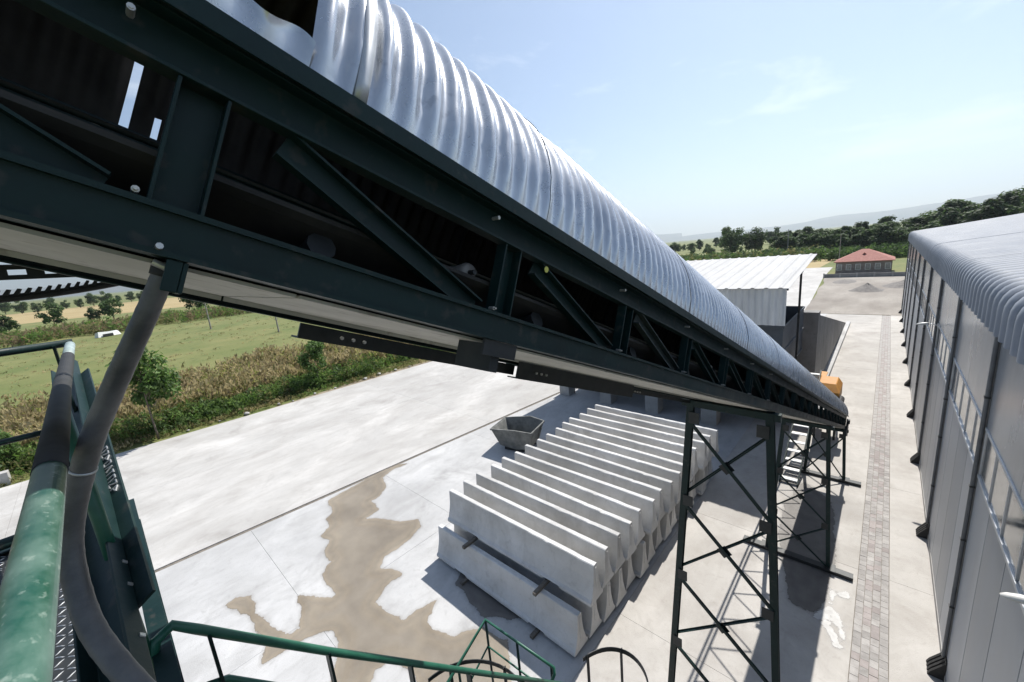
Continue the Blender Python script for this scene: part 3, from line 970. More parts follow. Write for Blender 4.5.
def trestle(y, bays, label, sleeper, splay=0.058, leg=.088, br=.042):
    xn = -1.0 + .023 * y - .03
    xf = xn - .93
    zt = 9.105 - .412 * y - .03
    t = thing('support_trestle', label, 'trestle', ((xn + xf) / 2, y, 0), group='trestles under the conveyor')
    cx = (xn + xf) / 2
    a = .465
    L_ = lambda z: -(a + splay * (zt - z))
    R_ = lambda z: (a + splay * (zt - z))
    for f in (L_, R_):
        s = 1 if f is R_ else -1
        k = leg / 2
        tt = .010
        pr = [(-k, -k), (k, -k), (k, -k + tt), (tt / 2, -k + tt), (tt / 2, k - tt), (k, k - tt), (k, k), (-k, k), (-k, k - tt), (-tt / 2, k - tt), (-tt / 2, -k + tt), (-k, -k + tt)]
        lg = obj('leg', MB().bar((f(0.02), 0, 0.02), (f(zt), 0, zt), pr, up=(0, 1, 0) if s else (1, 0, 0)), 'teal', t, bevel=.002)
        obj('base_plate', MB().box(f(0) - .15, f(0) + .15, -.15, .15, .105 if sleeper else 0, .13 if sleeper else .02), 'darkmetal', lg)
    obj('head_beam', MB().beam((-a - .12, 0, zt - .05), (a + .12, 0, zt - .05), .08, .09), 'teal', t)
    zs = [zt - .25 - (zt - .3) * i / bays for i in range(bays + 1)]
    for i in range(bays):
        z1, z2 = zs[i], zs[i + 1]
        obj('brace', MB().beam((L_(z1), -.050, z1 - .06), (R_(z2), -.050, z2 + .06), br * .16, br, up=(0, 0, 1)).beam((L_(z1), -.020, z1 - .06), (R_(z2), -.020, z2 + .06), br * .9, br * .2), 'teal', t)
        obj('brace', MB().beam((R_(z1), .035, z1 - .06), (L_(z2), .035, z2 + .06), br * .16, br).beam((R_(z1), .010, z1 - .06), (L_(z2), .010, z2 + .06), br * .9, br * .2), 'teal', t)
        obj('centre_gusset', MB().prism([(-.07, -.07), (.07, -.07), (.07, .07), (-.07, .07)], -.005, .005), 'darkmetal', t, loc=(0, -.004, (z1 + z2) / 2), rot=(math.pi / 2, math.pi / 4, 0))
    for i, z in enumerate(zs):
        for f, s in ((L_, 1), (R_, -1)):
            obj('gusset', MB().box(min(f(z), f(z) + s * .14), max(f(z), f(z) + s * .14), -.062, -.052, z - .085, z + .085), 'darkmetal', t, bevel=.012)
    if sleeper:
        obj('sleeper', MB().beam((sleeper[0] - cx, 0, .05), (sleeper[1] - cx, 0, .05), .2, .1), 'darkmetal', t)
    return t


trestle(5.4, 5, 'tallest steel lattice trestle, nearest the camera, carrying the conveyor', None)
trestle(12.0, 3, 'middle lattice trestle on a long dark sleeper beside the paver strip', (-2.53, 0.0))
trestle(17.15, 1, 'shortest trestle, under the lower tail end of the conveyor', (-2.5, -0.05))

# ================================================================== BARRIERS


def barrier_mesh(i):
    r = random.Random(i)
    Lx = 5.12
    H, bw, tw_ = 0.95, .545, .15
    pr = [(-bw / 2, 0), (-bw / 2, .075), (-bw / 2 + .055, .13), (-.135, .40), (-.105, .55), (-tw_ / 2, H - .02), (-tw_ / 2 + .02, H), (tw_ / 2 - .02, H), (tw_ / 2, H - .02), (.105, .55), (.135, .40), (bw / 2 - .055, .13), (bw / 2, .075), (bw / 2, 0)]
    n = len(pr)
    mb = MB()
    cuts = [(-Lx / 2, 0), (-Lx / 2 + .85, 0), (-Lx / 2 + .9, 1), (-Lx / 2 + 1.35, 1), (-Lx / 2 + 1.4, 0), (Lx / 2 - 1.4, 0), (Lx / 2 - 1.35, 1), (Lx / 2 - .9, 1), (Lx / 2 - .85, 0), (Lx / 2, 0)]
    ext = [(-Lx / 2 + .28 * q + r.uniform(-.05, .05), None) for q in range(1, 18)]
    lifted = lambda x: 1 if (-Lx / 2 + .89 < x < -Lx / 2 + 1.36 or Lx / 2 - 1.36 < x < Lx / 2 - .89) else 0
    cuts = sorted(cuts + [(x, lifted(x)) for x, _ in ext if min(abs(x - c[0]) for c in cuts) > .03])
    vs = []
    for (x, lf) in cuts:
        ch = r.uniform(0, .022) if r.random() < .22 else 0
        for (py, pz) in pr:
            if pz > H - .03:
                pz -= ch * r.uniform(.3, 1)
            vs.append((x, py + r.uniform(-.003, .003), (max(pz, .06) if lf else pz) + r.uniform(-.003, .003)))
    fs = []
    for s in range(len(cuts) - 1):
        for k in range(n):
            fs.append((s * n + k, s * n + (k + 1) % n, (s + 1) * n + (k + 1) % n, (s + 1) * n + k))
    fs += [tuple(range(n))[::-1], tuple(range((len(cuts) - 1) * n, len(cuts) * n))]
    mb.add(vs, fs)
    # end groove (tongue and groove joint)
    mb.box(Lx / 2 - .002, Lx / 2 + .012, -.028, .028, .30, H - .08)
    return mb.mesh('concrete_barrier', 'barrier')


bms = [barrier_mesh(i) for i in range(4)]
ORD = ['first', 'second', 'third', 'fourth', 'fifth', 'sixth', 'seventh', 'eighth', 'ninth', 'tenth', 'eleventh', 'twelfth', 'thirteenth', 'fourteenth', 'fifteenth', 'sixteenth']
rnd = random.Random(21)
XB = -6.90
for lay, n, y0, z0, ly in ((0, 16, 6.03, .09, 'lower'), (1, 15, 6.52, 1.125, 'upper')):
    for i in range(n):
        y = y0 + .588 * i
        xc = XB + (-.04 if lay == 0 else .06) + .026 * i * .35 + rnd.uniform(-.09, .09)
        y += rnd.uniform(-.02, .02)
        if i == 0:
            d = 'front barrier of the %s layer, closest to the railings' % ly
        elif i == n - 1:
            d = 'rearmost barrier of the %s layer, beside the footings' % ly
        else:
            d = '%s barrier from the front in the %s layer' % (ORD[i], ly)
        o = link('concrete_barrier', bms[(i * 3 + lay) % 4], None, (xc, y, z0), (rnd.uniform(-.012, .012), 0, rnd.uniform(-.012, .012)))
        o['label'] = 'grey precast concrete ' + d
        o['category'] = 'barrier'
        o['group'] = 'concrete barriers stacked in two layers'
        bv_ = o.modifiers.new('bevel', 'BEVEL')
        bv_.width = .008
        bv_.segments = 2
        bv_.limit_method = 'ANGLE'
        bv_.angle_limit = math.radians(40)
names = {(0, 0): 'timber bearer under the lower barriers, towards their left ends', (0, 1): 'timber bearer under the lower barriers, towards their right ends',
         (1, 0): 'timber spacer between the barrier layers, left of the two', (1, 1): 'timber spacer between the barrier layers, right of the two'}
for lay, z in ((0, .045), (1, 1.083)):
    for q, x in enumerate((-8.15, -5.55)):
        mb = MB().beam((x, 5.55 if lay == 0 else 5.78, z), (x, 15.4, z), .10, .082)
        o = obj('timber_spacer', mb, 'timber', None, bevel=.008)
        o['label'] = names[(lay, q)]
        o['category'] = 'timber'
        o['group'] = 'timbers in the barrier stack'

# ------------------------------------------------------------------ tipping skip
sk_ = thing('tipping_skip', 'cement-caked open steel tipping skip standing behind the barriers', 'skip', (-12.3, 12.8, 0), (0, 0, .25))
sk_.scale = (1.15, 1.15, 1.1)
outer = [(-.35, -.50, .14), (.30, -.50, .14), (.30, .50, .14), (-.35, .50, .14)]
rim = [(-.98, -.62, .95), (.20, -.74, 1.10), (.88, -.62, 1.02), (.88, .62, 1.02), (.20, .74, 1.10), (-.98, .62, .95)]
bot = [(-.66, -.50, .20), (.10, -.56, .14), (.66, -.50, .20), (.66, .50, .20), (.10, .56, .14), (-.66, .50, .20)]
mb = MB()
inn = lambda p, k: (p[0] * k, p[1] * k, p[2])
vs = rim + bot + [inn(p, .955) for p in rim] + [(x * .9, y * .9, z + .04) for x, y, z in bot]
fs = []
for i in range(6):
    j = (i + 1) % 6
    fs += [(i, j, 6 + j, 6 + i), (12 + i, 18 + i, 18 + j, 12 + j), (i, 12 + i, 12 + j, j)]
fs += [(6, 7, 8, 9, 10, 11), (23, 22, 21, 20, 19, 18)]
mb.add(vs, fs)
obj('tub', mb, 'skip', sk_, bevel=.012)
rb = MB()
for i in range(6):
    a, b = Vector(rim[i]), Vector(rim[(i + 1) % 6])
    rb.beam(a * 1.012 + Vector((0, 0, -.02)), b * 1.012 + Vector((0, 0, -.02)), .05, .06)
obj('rim', rb, 'skip', sk_)
obj('end_rib', MB().beam((-.74, 0, .5), (-.98, 0, .8), .06, .05).beam((.72, .3, .3), (.9, .32, .88), .05, .05), 'skip', sk_)
for q in (-1, 1):
    obj('skid', MB().beam((-.5, q * .38, .06), (.55, q * .38, .06), .10, .12), 'darkmetal', sk_)
    obj('rocker', MB().prism([(-.3, .10), (.35, .10), (.2, .26), (-.2, .26)], -.03, .03), 'darkmetal', sk_, loc=(0, q * .38, 0), rot=(math.pi / 2, 0, 0))

# ================================================================== SHED AND BINS
shd = thing('bin_shed', 'open shed with white ribbed metal roof and pale clad front over the bins', 'shed', (0, 0, 0))
X0, X1, YF, YB, ZF, ZB = -15.0, -2.65, 18.2, 26.0, 6.87, 7.72
for k in range(13):
    xa = X0 + k * .95
    xb = xa + .95
    vs, fs = [], []
    n = 16
    for i in range(n + 1):
        x = xa + (xb - xa) * i / n
        ph = (i % 8) / 8
        h = .035 if (i % 8) in (3, 4) else 0
        for (yy, zz) in ((YF, ZF), (YB, ZB)):
            vs += [(x, yy, zz + h), (x, yy, zz + h - .012)]
    for i in range(n):
        b = i * 4
        c_ = b + 4
        fs += [(b, c_, c_ + 2, b + 2), (b + 1, b + 3, c_ + 3, c_ + 1), (b, b + 1, c_ + 1, c_), (b + 2, c_ + 2, c_ + 3, b + 3)]
    obj('roof_sheet', MB().add(vs, fs), 'rooftin', shd)
    vs, fs = [], []
    for i in range(n + 1):
        x = xa + (xb - xa) * i / n
        h = -.035 if (i % 4) in (1, 2) else 0
        vs += [(x, YF + .16 + h, 5.38), (x, YF + .16 + h, 6.86), (x, YF + .175 + h, 5.38), (x, YF + .175 + h, 6.86)]
    for i in range(n):
        b = i * 4
        c_ = b + 4
        fs += [(b, b + 1, c_ + 1, c_), (b + 2, c_ + 2, c_ + 3, b + 3), (b, c_, c_ + 2, b + 2), (b + 1, b + 3, c_ + 3, c_ + 1)]
    obj('wall_sheet', MB().add(vs, fs), 'clad', shd, loc=(-.08, 0, 0))
for x in (X0 + .2, -10.9, -6.9, X1 - .12):
    for yy in ((19.6, 22.0, 24.8) if x < -3 else (22.0,)):
        zt = ZF + (ZB - ZF) * (yy - YF) / (YB - YF) - .06
        obj('post', MB().beam((x, yy, 5.16 if x < -3 else 1.2), (x, yy, zt), .08, .08, up=(0, 1, 0)), 'darkmetal', shd)
for yy in (YF + .3, 22.0, 25.8):
    zt = ZF + (ZB - ZF) * (yy - YF) / (YB - YF) - .10
    obj('purlin', MB().beam((X0 + .05, yy, zt), (X1 - .05, yy, zt), .08, .10), 'darkmetal', shd)
bins = thing('aggregate_bins', 'dark blue-grey steel aggregate bins under the white shed roof', 'bins', (0, 0, 0))
for k in range(4):
    xa = -14.5 + k * 2.9
    top = [(xa + .04, 19.4), (xa + 2.86, 19.4), (xa + 2.86, 25.0), (xa + .04, 25.0)]
    mb = MB()
    z0, z1, z2 = 1.55, 2.9, 5.15
    a = [(x, y, z2) for x, y in top] + [(x, y, z1) for x, y in top]
    b = [(xa + 1.0, 20.8, z0), (xa + 1.9, 20.8, z0), (xa + 1.9, 23.6, z0), (xa + 1.0, 23.6, z0)]
    mb.add(a + b, [(0, 1, 5, 4), (1, 2, 6, 5), (2, 3, 7, 6), (3, 0, 4, 7), (4, 5, 9, 8), (5, 6, 10, 9), (6, 7, 11, 10), (7, 4, 8, 11), (8, 9, 10, 11)])
    bb = obj('bin', mb, 'bin', bins)
    for z in (z1, 4.0, z2 - .05):
        obj('stiffener', MB().box(xa + .05, xa + 2.85, 19.33, 19.39, z - .05, z + .05).box(xa + 2.865, xa + 2.895, 19.4, 25.0, z - .05, z + .05), 'bin', bb)
    obj('discharge_gate', MB().box(xa + 1.1, xa + 1.8, 21.4, 23.0, z0 - .3, z0 - .01), 'darkmetal', bb)
obj('cross_frame', MB().beam((-14.6, 19.62, 1.35), (-2.8, 19.62, 1.35), .2, .3).beam((-14.6, 24.6, 1.35), (-2.8, 24.6, 1.35), .2, .3), 'bin', bins)
obj('collecting_belt', MB().box(-14.4, -1.9, 21.7, 22.7, .75, .95).box(-14.4, -1.9, 21.62, 21.69, .6, 1.1).box(-14.4, -1.9, 22.71, 22.78, .6, 1.1), 'darkmetal', bins)
for q, (x, nm) in enumerate(((-14.5, 'farthest left'), (-11.55, 'second from the left'), (-8.75, 'third from the left'), (-5.85, 'rightmost seen, beside the trestle'))):
    o = obj('concrete_footing', MB().prism([(-.36, -.36), (.36, -.36), (.36, .36), (-.36, .36)], 0, 1.19), 'block', None, bevel=.02, loc=(x, 19.95, 0))
    o['label'] = 'square concrete footing block under the bins, ' + nm
    o['category'] = 'footing'
    o['group'] = 'concrete footings under the bins'
    o2 = obj('concrete_footing', MB().prism([(-.36, -.36), (.36, -.36), (.36, .36), (-.36, .36)], 0, 1.19), 'block', None, bevel=.02, loc=(x + .2, 24.6, 0))
    o2['label'] = 'square concrete footing block in the rear row, ' + nm.replace(', beside the trestle', '')
    o2['category'] = 'footing'
    o2['group'] = 'concrete footings under the bins'
# loader ramp with retaining walls behind the bins
rw = thing('loader_ramp', 'concrete loading ramp with sloping grey retaining wall behind the bins', 'ramp', (0, 0, 0))


def yz_prism(poly, x0, x1):
    n = len(poly)
    vs = [(x0, y, z) for y, z in poly] + [(x1, y, z) for y, z in poly]
    fs = [(i, (i + 1) % n, n + (i + 1) % n, n + i) for i in range(n)] + [tuple(range(n))[::-1], tuple(range(n, 2 * n))]
    return MB().add(vs, fs)


obj('side_wall', yz_prism([(26.2, 0), (48, 0), (48, .1), (26.2, 4.5)], -2.62, -2.36), 'wallgrey', rw)
obj('end_wall', MB().box(-14.6, -2.36, 25.5, 26.195, 0, 4.75), 'wallgrey', rw)
obj('fill', yz_prism([(26.2, 0), (47.6, 0), (26.2, 4.2)], -14.6, -2.625), 'gravel', rw)
obj('kerb', MB().box(-2.355, -2.06, 26.5, 48.3, 0, .22), 'slab', rw, bevel=.02)
# front low wall of the pit, in the shade
bw_ = obj('pit_wall', MB().box(-14.9, -2.9, 25.3, 25.48, 0, 1.5), 'wallgrey', None)
bw_['label'] = 'low dark concrete wall behind the footings under the bins'
bw_['category'] = 'wall'

# ------------------------------------------------------------------ orange feeder
of = thing('feeder_hopper', 'orange painted feeder hopper at the lower end of the conveyor', 'hopper', (-1.4, 21.4, 0))
of.scale = (.9, .9, .96)
hv = [(-.5, -.9, 1.7), (.42, -.9, 1.7), (.42, .9, 1.7), (-.5, .9, 1.7), (-.5, -.9, 2.25), (.42, -.9, 2.25), (.42, .9, 2.25), (-.5, .9, 2.25), (-.42, -.55, 2.55), (.26, -.55, 2.55), (.26, .7, 2.55), (-.42, .7, 2.55)]
obj('hopper_body', MB().add(hv, [(0, 1, 5, 4), (1, 2, 6, 5), (2, 3, 7, 6), (3, 0, 4, 7), (4, 5, 9, 8), (5, 6, 10, 9), (6, 7, 11, 10), (7, 4, 8, 11), (0, 3, 2, 1), (8, 9, 10, 11)]), 'orange', of, bevel=.03)
obj('hopper_lip', MB().box(-.56, -.30, .95, 1.7, 1.9, 2.42).box(-.55, -.25, .92, 1.75, 2.425, 2.47), 'orange', of)
obj('motor', MB().tube([(.44, -1.05, 1.85), (.44, -.35, 1.85)], .16, 14).box(.30, .58, -.95, -.45, 1.6, 1.72), 'black', of)
for sx in (-.42, .34):
    for sy in (-.8, .8):
        obj('leg', MB().beam((sx, sy, 0), (sx, sy, 1.70), .09, .09, up=(0, 1, 0)), 'darkmetal', of)
obj('chute', MB().add([(-.45, -1.9, 1.75), (.4, -1.9, 1.75), (.4, -.9, 2.1), (-.45, -.9, 2.1), (-.45, -1.9, 1.45), (.4, -1.9, 1.45), (.4, -.9, 1.72), (-.45, -.9, 1.72)],
                      [(0, 1, 2, 3), (7, 6, 5, 4), (0, 4, 5, 1), (1, 5, 6, 2), (3, 2, 6, 7), (0, 3, 7, 4)]), 'darkmetal', of)

# ------------------------------------------------------------------ added stair: white treads stand in for sunlight stripes below the tail end
ss = thing('sunstripe_stair', 'short pale slatted stair added for the stripes of sunlight beside the lower conveyor end', 'stair', (-2.25, 15.9, 0))
for x in (-.02, .52):
    obj('stringer', MB().beam((x, 0, .05), (x, 5.2, 2.9), .04, .16), 'teal', ss)
for k in range(14):
    t_ = (k + .5) / 14
    obj('tread', MB().box(0.003, .497, 5.2 * t_ - .09, 5.2 * t_ + .09, 2.85 * t_ + .04, 2.85 * t_ + .07), 'whitepaint', ss)  # white colour imitates bright bars of sunlight

# ================================================================== PLATFORM AT THE CAMERA
DZ = 7.65
pf = thing('viewing_platform', 'steel platform with chequer-plate deck below the conveyor', 'platform', (0, 0, 0))
dk = MB().box(-3.45, 0.55, -1.9, -.13, DZ - .008, DZ)
obj('deck_plate', dk, 'darkmetal', pf)
lz = MB()
for i in range(110):
    for j in range(34):
        x = -3.40 + i * .036
        y = -1.3 + j * .034
        if y > -.15:
            continue
        a = .011
        s_ = 1 if (i + j) % 2 else -1
        lz.add([(x - a, y - a * s_ - .003, DZ + .0005), (x + a, y + a * s_ - .003, DZ + .0005), (x + a, y + a * s_ + .003, DZ + .0005), (x - a, y - a * s_ + .003, DZ + .0005),
                (x, y, DZ + .0035)], [(0, 1, 4), (1, 2, 4), (2, 3, 4), (3, 0, 4)])
obj('deck_lozenges', lz, 'galv_old', pf, kind='stuff')
obj('edge_channel', MB().channel((-3.5, -.105, DZ - .06), (.6, -.105, DZ - .06), .16, .06, flip=-1), 'teal', pf)
obj('edge_channel', MB().channel((-3.47, -1.95, DZ - .06), (-3.47, -.135, DZ - .06), .16, .06), 'teal', pf)
for x in (-3.2, .3):
    obj('post_leg', MB().beam((x, -.25, 0), (x, -.25, DZ - .15), .16, .16, up=(0, 1, 0)), 'teal', pf)
    obj('post_leg', MB().beam((x, -1.7, 0), (x, -1.7, DZ - .15), .16, .16, up=(0, 1, 0)), 'teal', pf)
# handrail pipe along the platform front, half of it wrapped in black
hr = thing('handrail_pipe', 'thick worn green handrail pipe in the left foreground, partly sleeved in black', 'handrail', (0, 0, 0))
obj('pipe', MB().tube([(.45, -.106, 8.690), (-1.26, -.104, 8.695)], .0215, 28), 'green_worn', hr, smooth=True)
obj('sleeve', MB().tube([(-1.07, -.104, 8.695), (-1.45, -.105, 8.696), (-2.0, -.108, 8.698), (-2.9, -.103, 8.712)], .0228, 24), 'black', hr, smooth=True)
obj('bare_end', MB().tube([(-2.88, -.103, 8.712), (-3.36, -.098, 8.728)], .021, 20), 'white_tip', hr, smooth=True)
for x in (-1.9, .35):
    obj('stanchion', MB().tube([(x, -.118, DZ), (x, -.118, 8.68)], .02, 12), 'green', hr, smooth=True)
# side railing of the platform
sr_ = thing('side_railing', 'dark green railing closing the far left side of the platform', 'railing', (0, 0, 0))
for z, r_ in ((8.742, .021), (8.27, .016), (7.72, .03)):
    obj('rail', MB().tube([(-3.4, -1.95, z), (-3.4, -.085, z - .004)], r_, 12), 'teal', sr_, smooth=True)
obj('corner_post', MB().beam((-3.4, -.16, DZ), (-3.4, -.16, 8.735), .012, .075, up=(1, 0, 0)), 'teal', sr_)
obj('corner_post', MB().beam((-3.4, -1.8, DZ), (-3.4, -1.8, 8.735), .06, .012, up=(1, 0, 0)), 'teal', sr_)
# raking beam with rolled mill mark
P0, P1 = Vector((-4.26, -.166, 8.492)), Vector((-.95, -.127, 7.927))
rk = thing('raking_channel', 'dark steel channel raking down beside the handrail, with raised mill marks', 'beam', (0, 0, 0))
obj('channel', MB().channel(P0, P1, .135, .055, t=.008, up=(0, .80, .60)), 'teal', rk, bevel=.002)
dirn = (P1 - P0).normalized()
upv = Vector((0, .80, .60))
upv = (upv - dirn * upv.dot(dirn)).normalized()
nrm = dirn.cross(upv)
obj('lap_plate', MB().beam(P0 + dirn * .3 + upv * .085 - nrm * .006, P0 + dirn * 2.72 + upv * .085 - nrm * .006, .010, .060, up=upv), 'teal', rk)
for q in (2.5, 2.62, 2.85):
    c_ = P0 + dirn * q + upv * .062 + nrm * .002
    obj('bolt', MB().tube([c_, c_ + nrm * .016], .010, 6), 'bolt', rk)
# rolled-in mill mark: a short row of raised characters
mk = [[(0, 0, 0, 5), (0, 5, 3, 5), (3, 5, 3, 0)], [(0, 5, 3, 5), (3, 5, 0, 0), (0, 0, 3, 0)], [(0, 0, 0, 5), (0, 5, 3, 3), (3, 3, 0, 2)], [(0, 0, 3, 0), (3, 0, 3, 5), (3, 5, 0, 5), (0, 5, 0, 0)], [(0, 0, 1.5, 5), (1.5, 5, 3, 0)], [(0, 5, 3, 5), (1.5, 5, 1.5, 0)]]
lt = MB()
for ci in range(9):
    for (a_, b_, c2, d2) in mk[ci % 6]:
        base_ = P0 + dirn * (1.60 + .050 * ci) + nrm * .0006 + upv * .070
        lt.beam(base_ + dirn * (a_ * .010) + upv * (b_ * .006), base_ + dirn * (c2 * .010) + upv * (d2 * .006), .004, .006, up=nrm)
obj('mill_mark', lt, 'galv_old', rk)

# hose from the conveyor bracket
ho = thing('rubber_hose', 'thick dusty black hose hanging from the conveyor bracket past the handrail', 'hose', (0, 0, 0))
hp = [(-1.034, 0.125, 9.044), (-1.038, 0.111, 9.011), (-1.064, 0.083, 8.955), (-1.111, 0.043, 8.878), (-1.175, -0.004, 8.785), (-1.236, -0.047, 8.695), (-1.276, -0.085, 8.603), (-1.296, -0.118, 8.513), (-1.292, -0.137, 8.436), (-1.257, -0.142, 8.353), (-1.2, -0.135, 8.291), (-1.131, -0.113, 8.234), (-1.046, -0.079, 8.171), (-0.959, -0.033, 8.092), (-0.839, 0.026, 7.996)]


def smooth_path(p, n=5):
    p = [Vector(q) for q in p]
    o = []
    for i in range(len(p) - 1):
        a, b, c_, d = p[max(0, i - 1)], p[i], p[i + 1], p[min(len(p) - 1, i + 2)]
        for k in range(n):
            t_ = k / n
            o.append(.5 * ((2 * b) + (c_ - a) * t_ + (2 * a - 5 * b + 4 * c_ - d) * t_ * t_ + (3 * b - a - 3 * c_ + d) * t_ ** 3))
    o.append(p[-1])
    return o


pth = smooth_path(hp, 8)
obj('hose_tube', MB().tube(pth, [(.0168 + .0050 * min(1, i / 44)) * (1.03 if i % 4 == 0 else 1.0) for i in range(len(pth))], 22), 'hose', ho, smooth=True)
obj('hose_collar', MB().tube(pth[0:7], .0200, 22), 'black', ho, smooth=True)
for i in (47, 48):
    pass
obj('wire_tie', MB().tube([pth[46], pth[46] + (pth[47] - pth[46]) * .35], .0236, 20), 'galv_old', ho, smooth=True)

# stair going down below the conveyor: only its railings rise into view
sl = thing('stair_railing', 'green pipe railing of the stair dropping away below the platform', 'railing', (0, 0, 0), group='stair railings')
hrp = [(-1.9, -.12, 7.60), (-1.9, -.085, 7.71), (-1.9, -.03, 7.735), (-1.9, .03, 7.665), (-1.9, .456, 7.155), (-1.9, 1.258, 6.23), (-1.9, 2.3, 5.03)]
obj('handrail', MB().tube(hrp, .019, 12), 'green', sl, smooth=True)
obj('mid_rail', MB().tube([(-1.9, .04, 7.16), (-1.9, .02, 7.40), (-1.9, .075, 7.37), (-1.9, .456, 6.87), (-1.9, 1.258, 5.94), (-1.9, 2.3, 4.74)], .016, 10), 'green', sl, smooth=True)
for y in (.06, .456, .86, 1.258, 1.75, 2.25):
    zt = 7.665 - 1.17 * (y - .03)
    obj('baluster', MB().beam((-1.9, y, zt - 1.0), (-1.9, y, zt - .01), .05, .012, up=(0, 1, 0)), 'teal', sl)
obj('stringer', MB().beam((-1.9, -.1, 6.75), (-1.9, 2.4, 3.83), .02, .2), 'green', sl)
for k in range(9):
    y = .1 + .25 * k
    obj('tread', MB().box(-1.885, -1.30, y, y + .22, 6.5 - 1.17 * (y - .03) - .02, 6.5 - 1.17 * (y - .03)), 'darkmetal', sl)
obj('inner_stringer', MB().beam((-1.29, -.1, 6.75), (-1.29, 2.4, 3.83), .02, .2), 'green', sl)
# landing guard rail
lg_ = thing('landing_guardrail', 'thin green angular guard rail round the landing in front of the barriers', 'railing', (0, 0, 0), group='stair railings')
A, B, C = (-2.876, 2.206, 5.2), (-1.996, 2.255, 5.2), (-2.74, 1.30, 4.75)
obj('top_rail', MB().tube([(-2.66, .9, 4.45), C, (-2.79, 1.55, 5.02), A, B, (-1.98, 2.24, 5.15), (-1.99, 2.1, 5.02)], .016, 10), 'green', lg_, smooth=True)
A2, B2 = (-2.88, 2.2, 4.85), (-2.0, 2.25, 4.85)
obj('mid_rail', MB().tube([(-2.68, 1.0, 4.25), (-2.76, 1.5, 4.62), A2, B2], .012, 8), 'green', lg_, smooth=True)
for (p, q) in (((-2.876, 2.206, 5.2), 4.0), ((-2.81, 1.75, 5.06), 4.0), ((-2.02, 2.25, 5.2), 4.0), ((-2.44, 2.23, 5.2), 4.0)):
    obj('post', MB().tube([(p[0], p[1], q), p], .013, 8), 'teal', lg_, smooth=True)
obj('landing_deck', MB().box(-2.9, -1.2, 1.2, 2.28, 3.93, 3.98), 'darkmetal', lg_)
obj('landing_leg', MB().beam((-2.8, 2.15, 0), (-2.8, 2.15, 3.92), .1, .1, up=(0, 1, 0)).beam((-1.3, 2.15, 0), (-1.3, 2.15, 3.92), .1, .1, up=(0, 1, 0)), 'teal', lg_)
# ladder cage hoops


def hoop(cx, cy, z, rx_, ry_, a0, a1, n=28):
    return [(cx + rx_ * math.cos(math.radians(a0 + (a1 - a0) * i / n)), cy + ry_ * math.sin(math.radians(a0 + (a1 - a0) * i / n)), z) for i in range(n + 1)]


lc = thing('ladder_cage', 'grey flat-bar safety cage of the ladder at the bottom edge', 'ladder cage', (0, 0, 0))
h1 = hoop(-1.58, 2.45, 5.0, .36, .50, -35, 160)
cg = MB()
for i in range(len(h1) - 1):
    cg.beam(h1[i], h1[i + 1], .008, .05)
obj('hoop', cg, 'darkmetal', lc)
h2 = hoop(-2.37, 1.45, 5.0, .62, .62, 25, 175)
cg = MB()
for i in range(len(h2) - 1):
    cg.beam(h2[i], h2[i + 1], .008, .045)
obj('hoop', cg, 'darkmetal', lc)
h3 = hoop(-1.58, 2.45, 4.1, .36, .50, -35, 160)
cg = MB()
for i in range(len(h3) - 1):
    cg.beam(h3[i], h3[i + 1], .008, .05)
obj('hoop', cg, 'darkmetal', lc)
for i in (3, 11, 20, 27):
    p = h1[i]
    obj('cage_bar', MB().beam((p[0], p[1], 2.2), (p[0], p[1], 5.02), .04, .008, up=(1, 0, 0)), 'darkmetal', lc)
for i in (5, 14, 24):
    p = h2[i]
    obj('cage_bar', MB().beam((p[0], p[1], 4.0), (p[0], p[1], 5.02), .035, .008, up=(1, 0, 0)), 'darkmetal', lc)
for k in range(3):
    obj('brace', MB().beam((-2.55 + .12 * k, 1.55, 4.98), (-2.25 + .1 * k, 1.85, 4.55), .03, .03), 'darkmetal', lc)

# ================================================================== VEGETATION


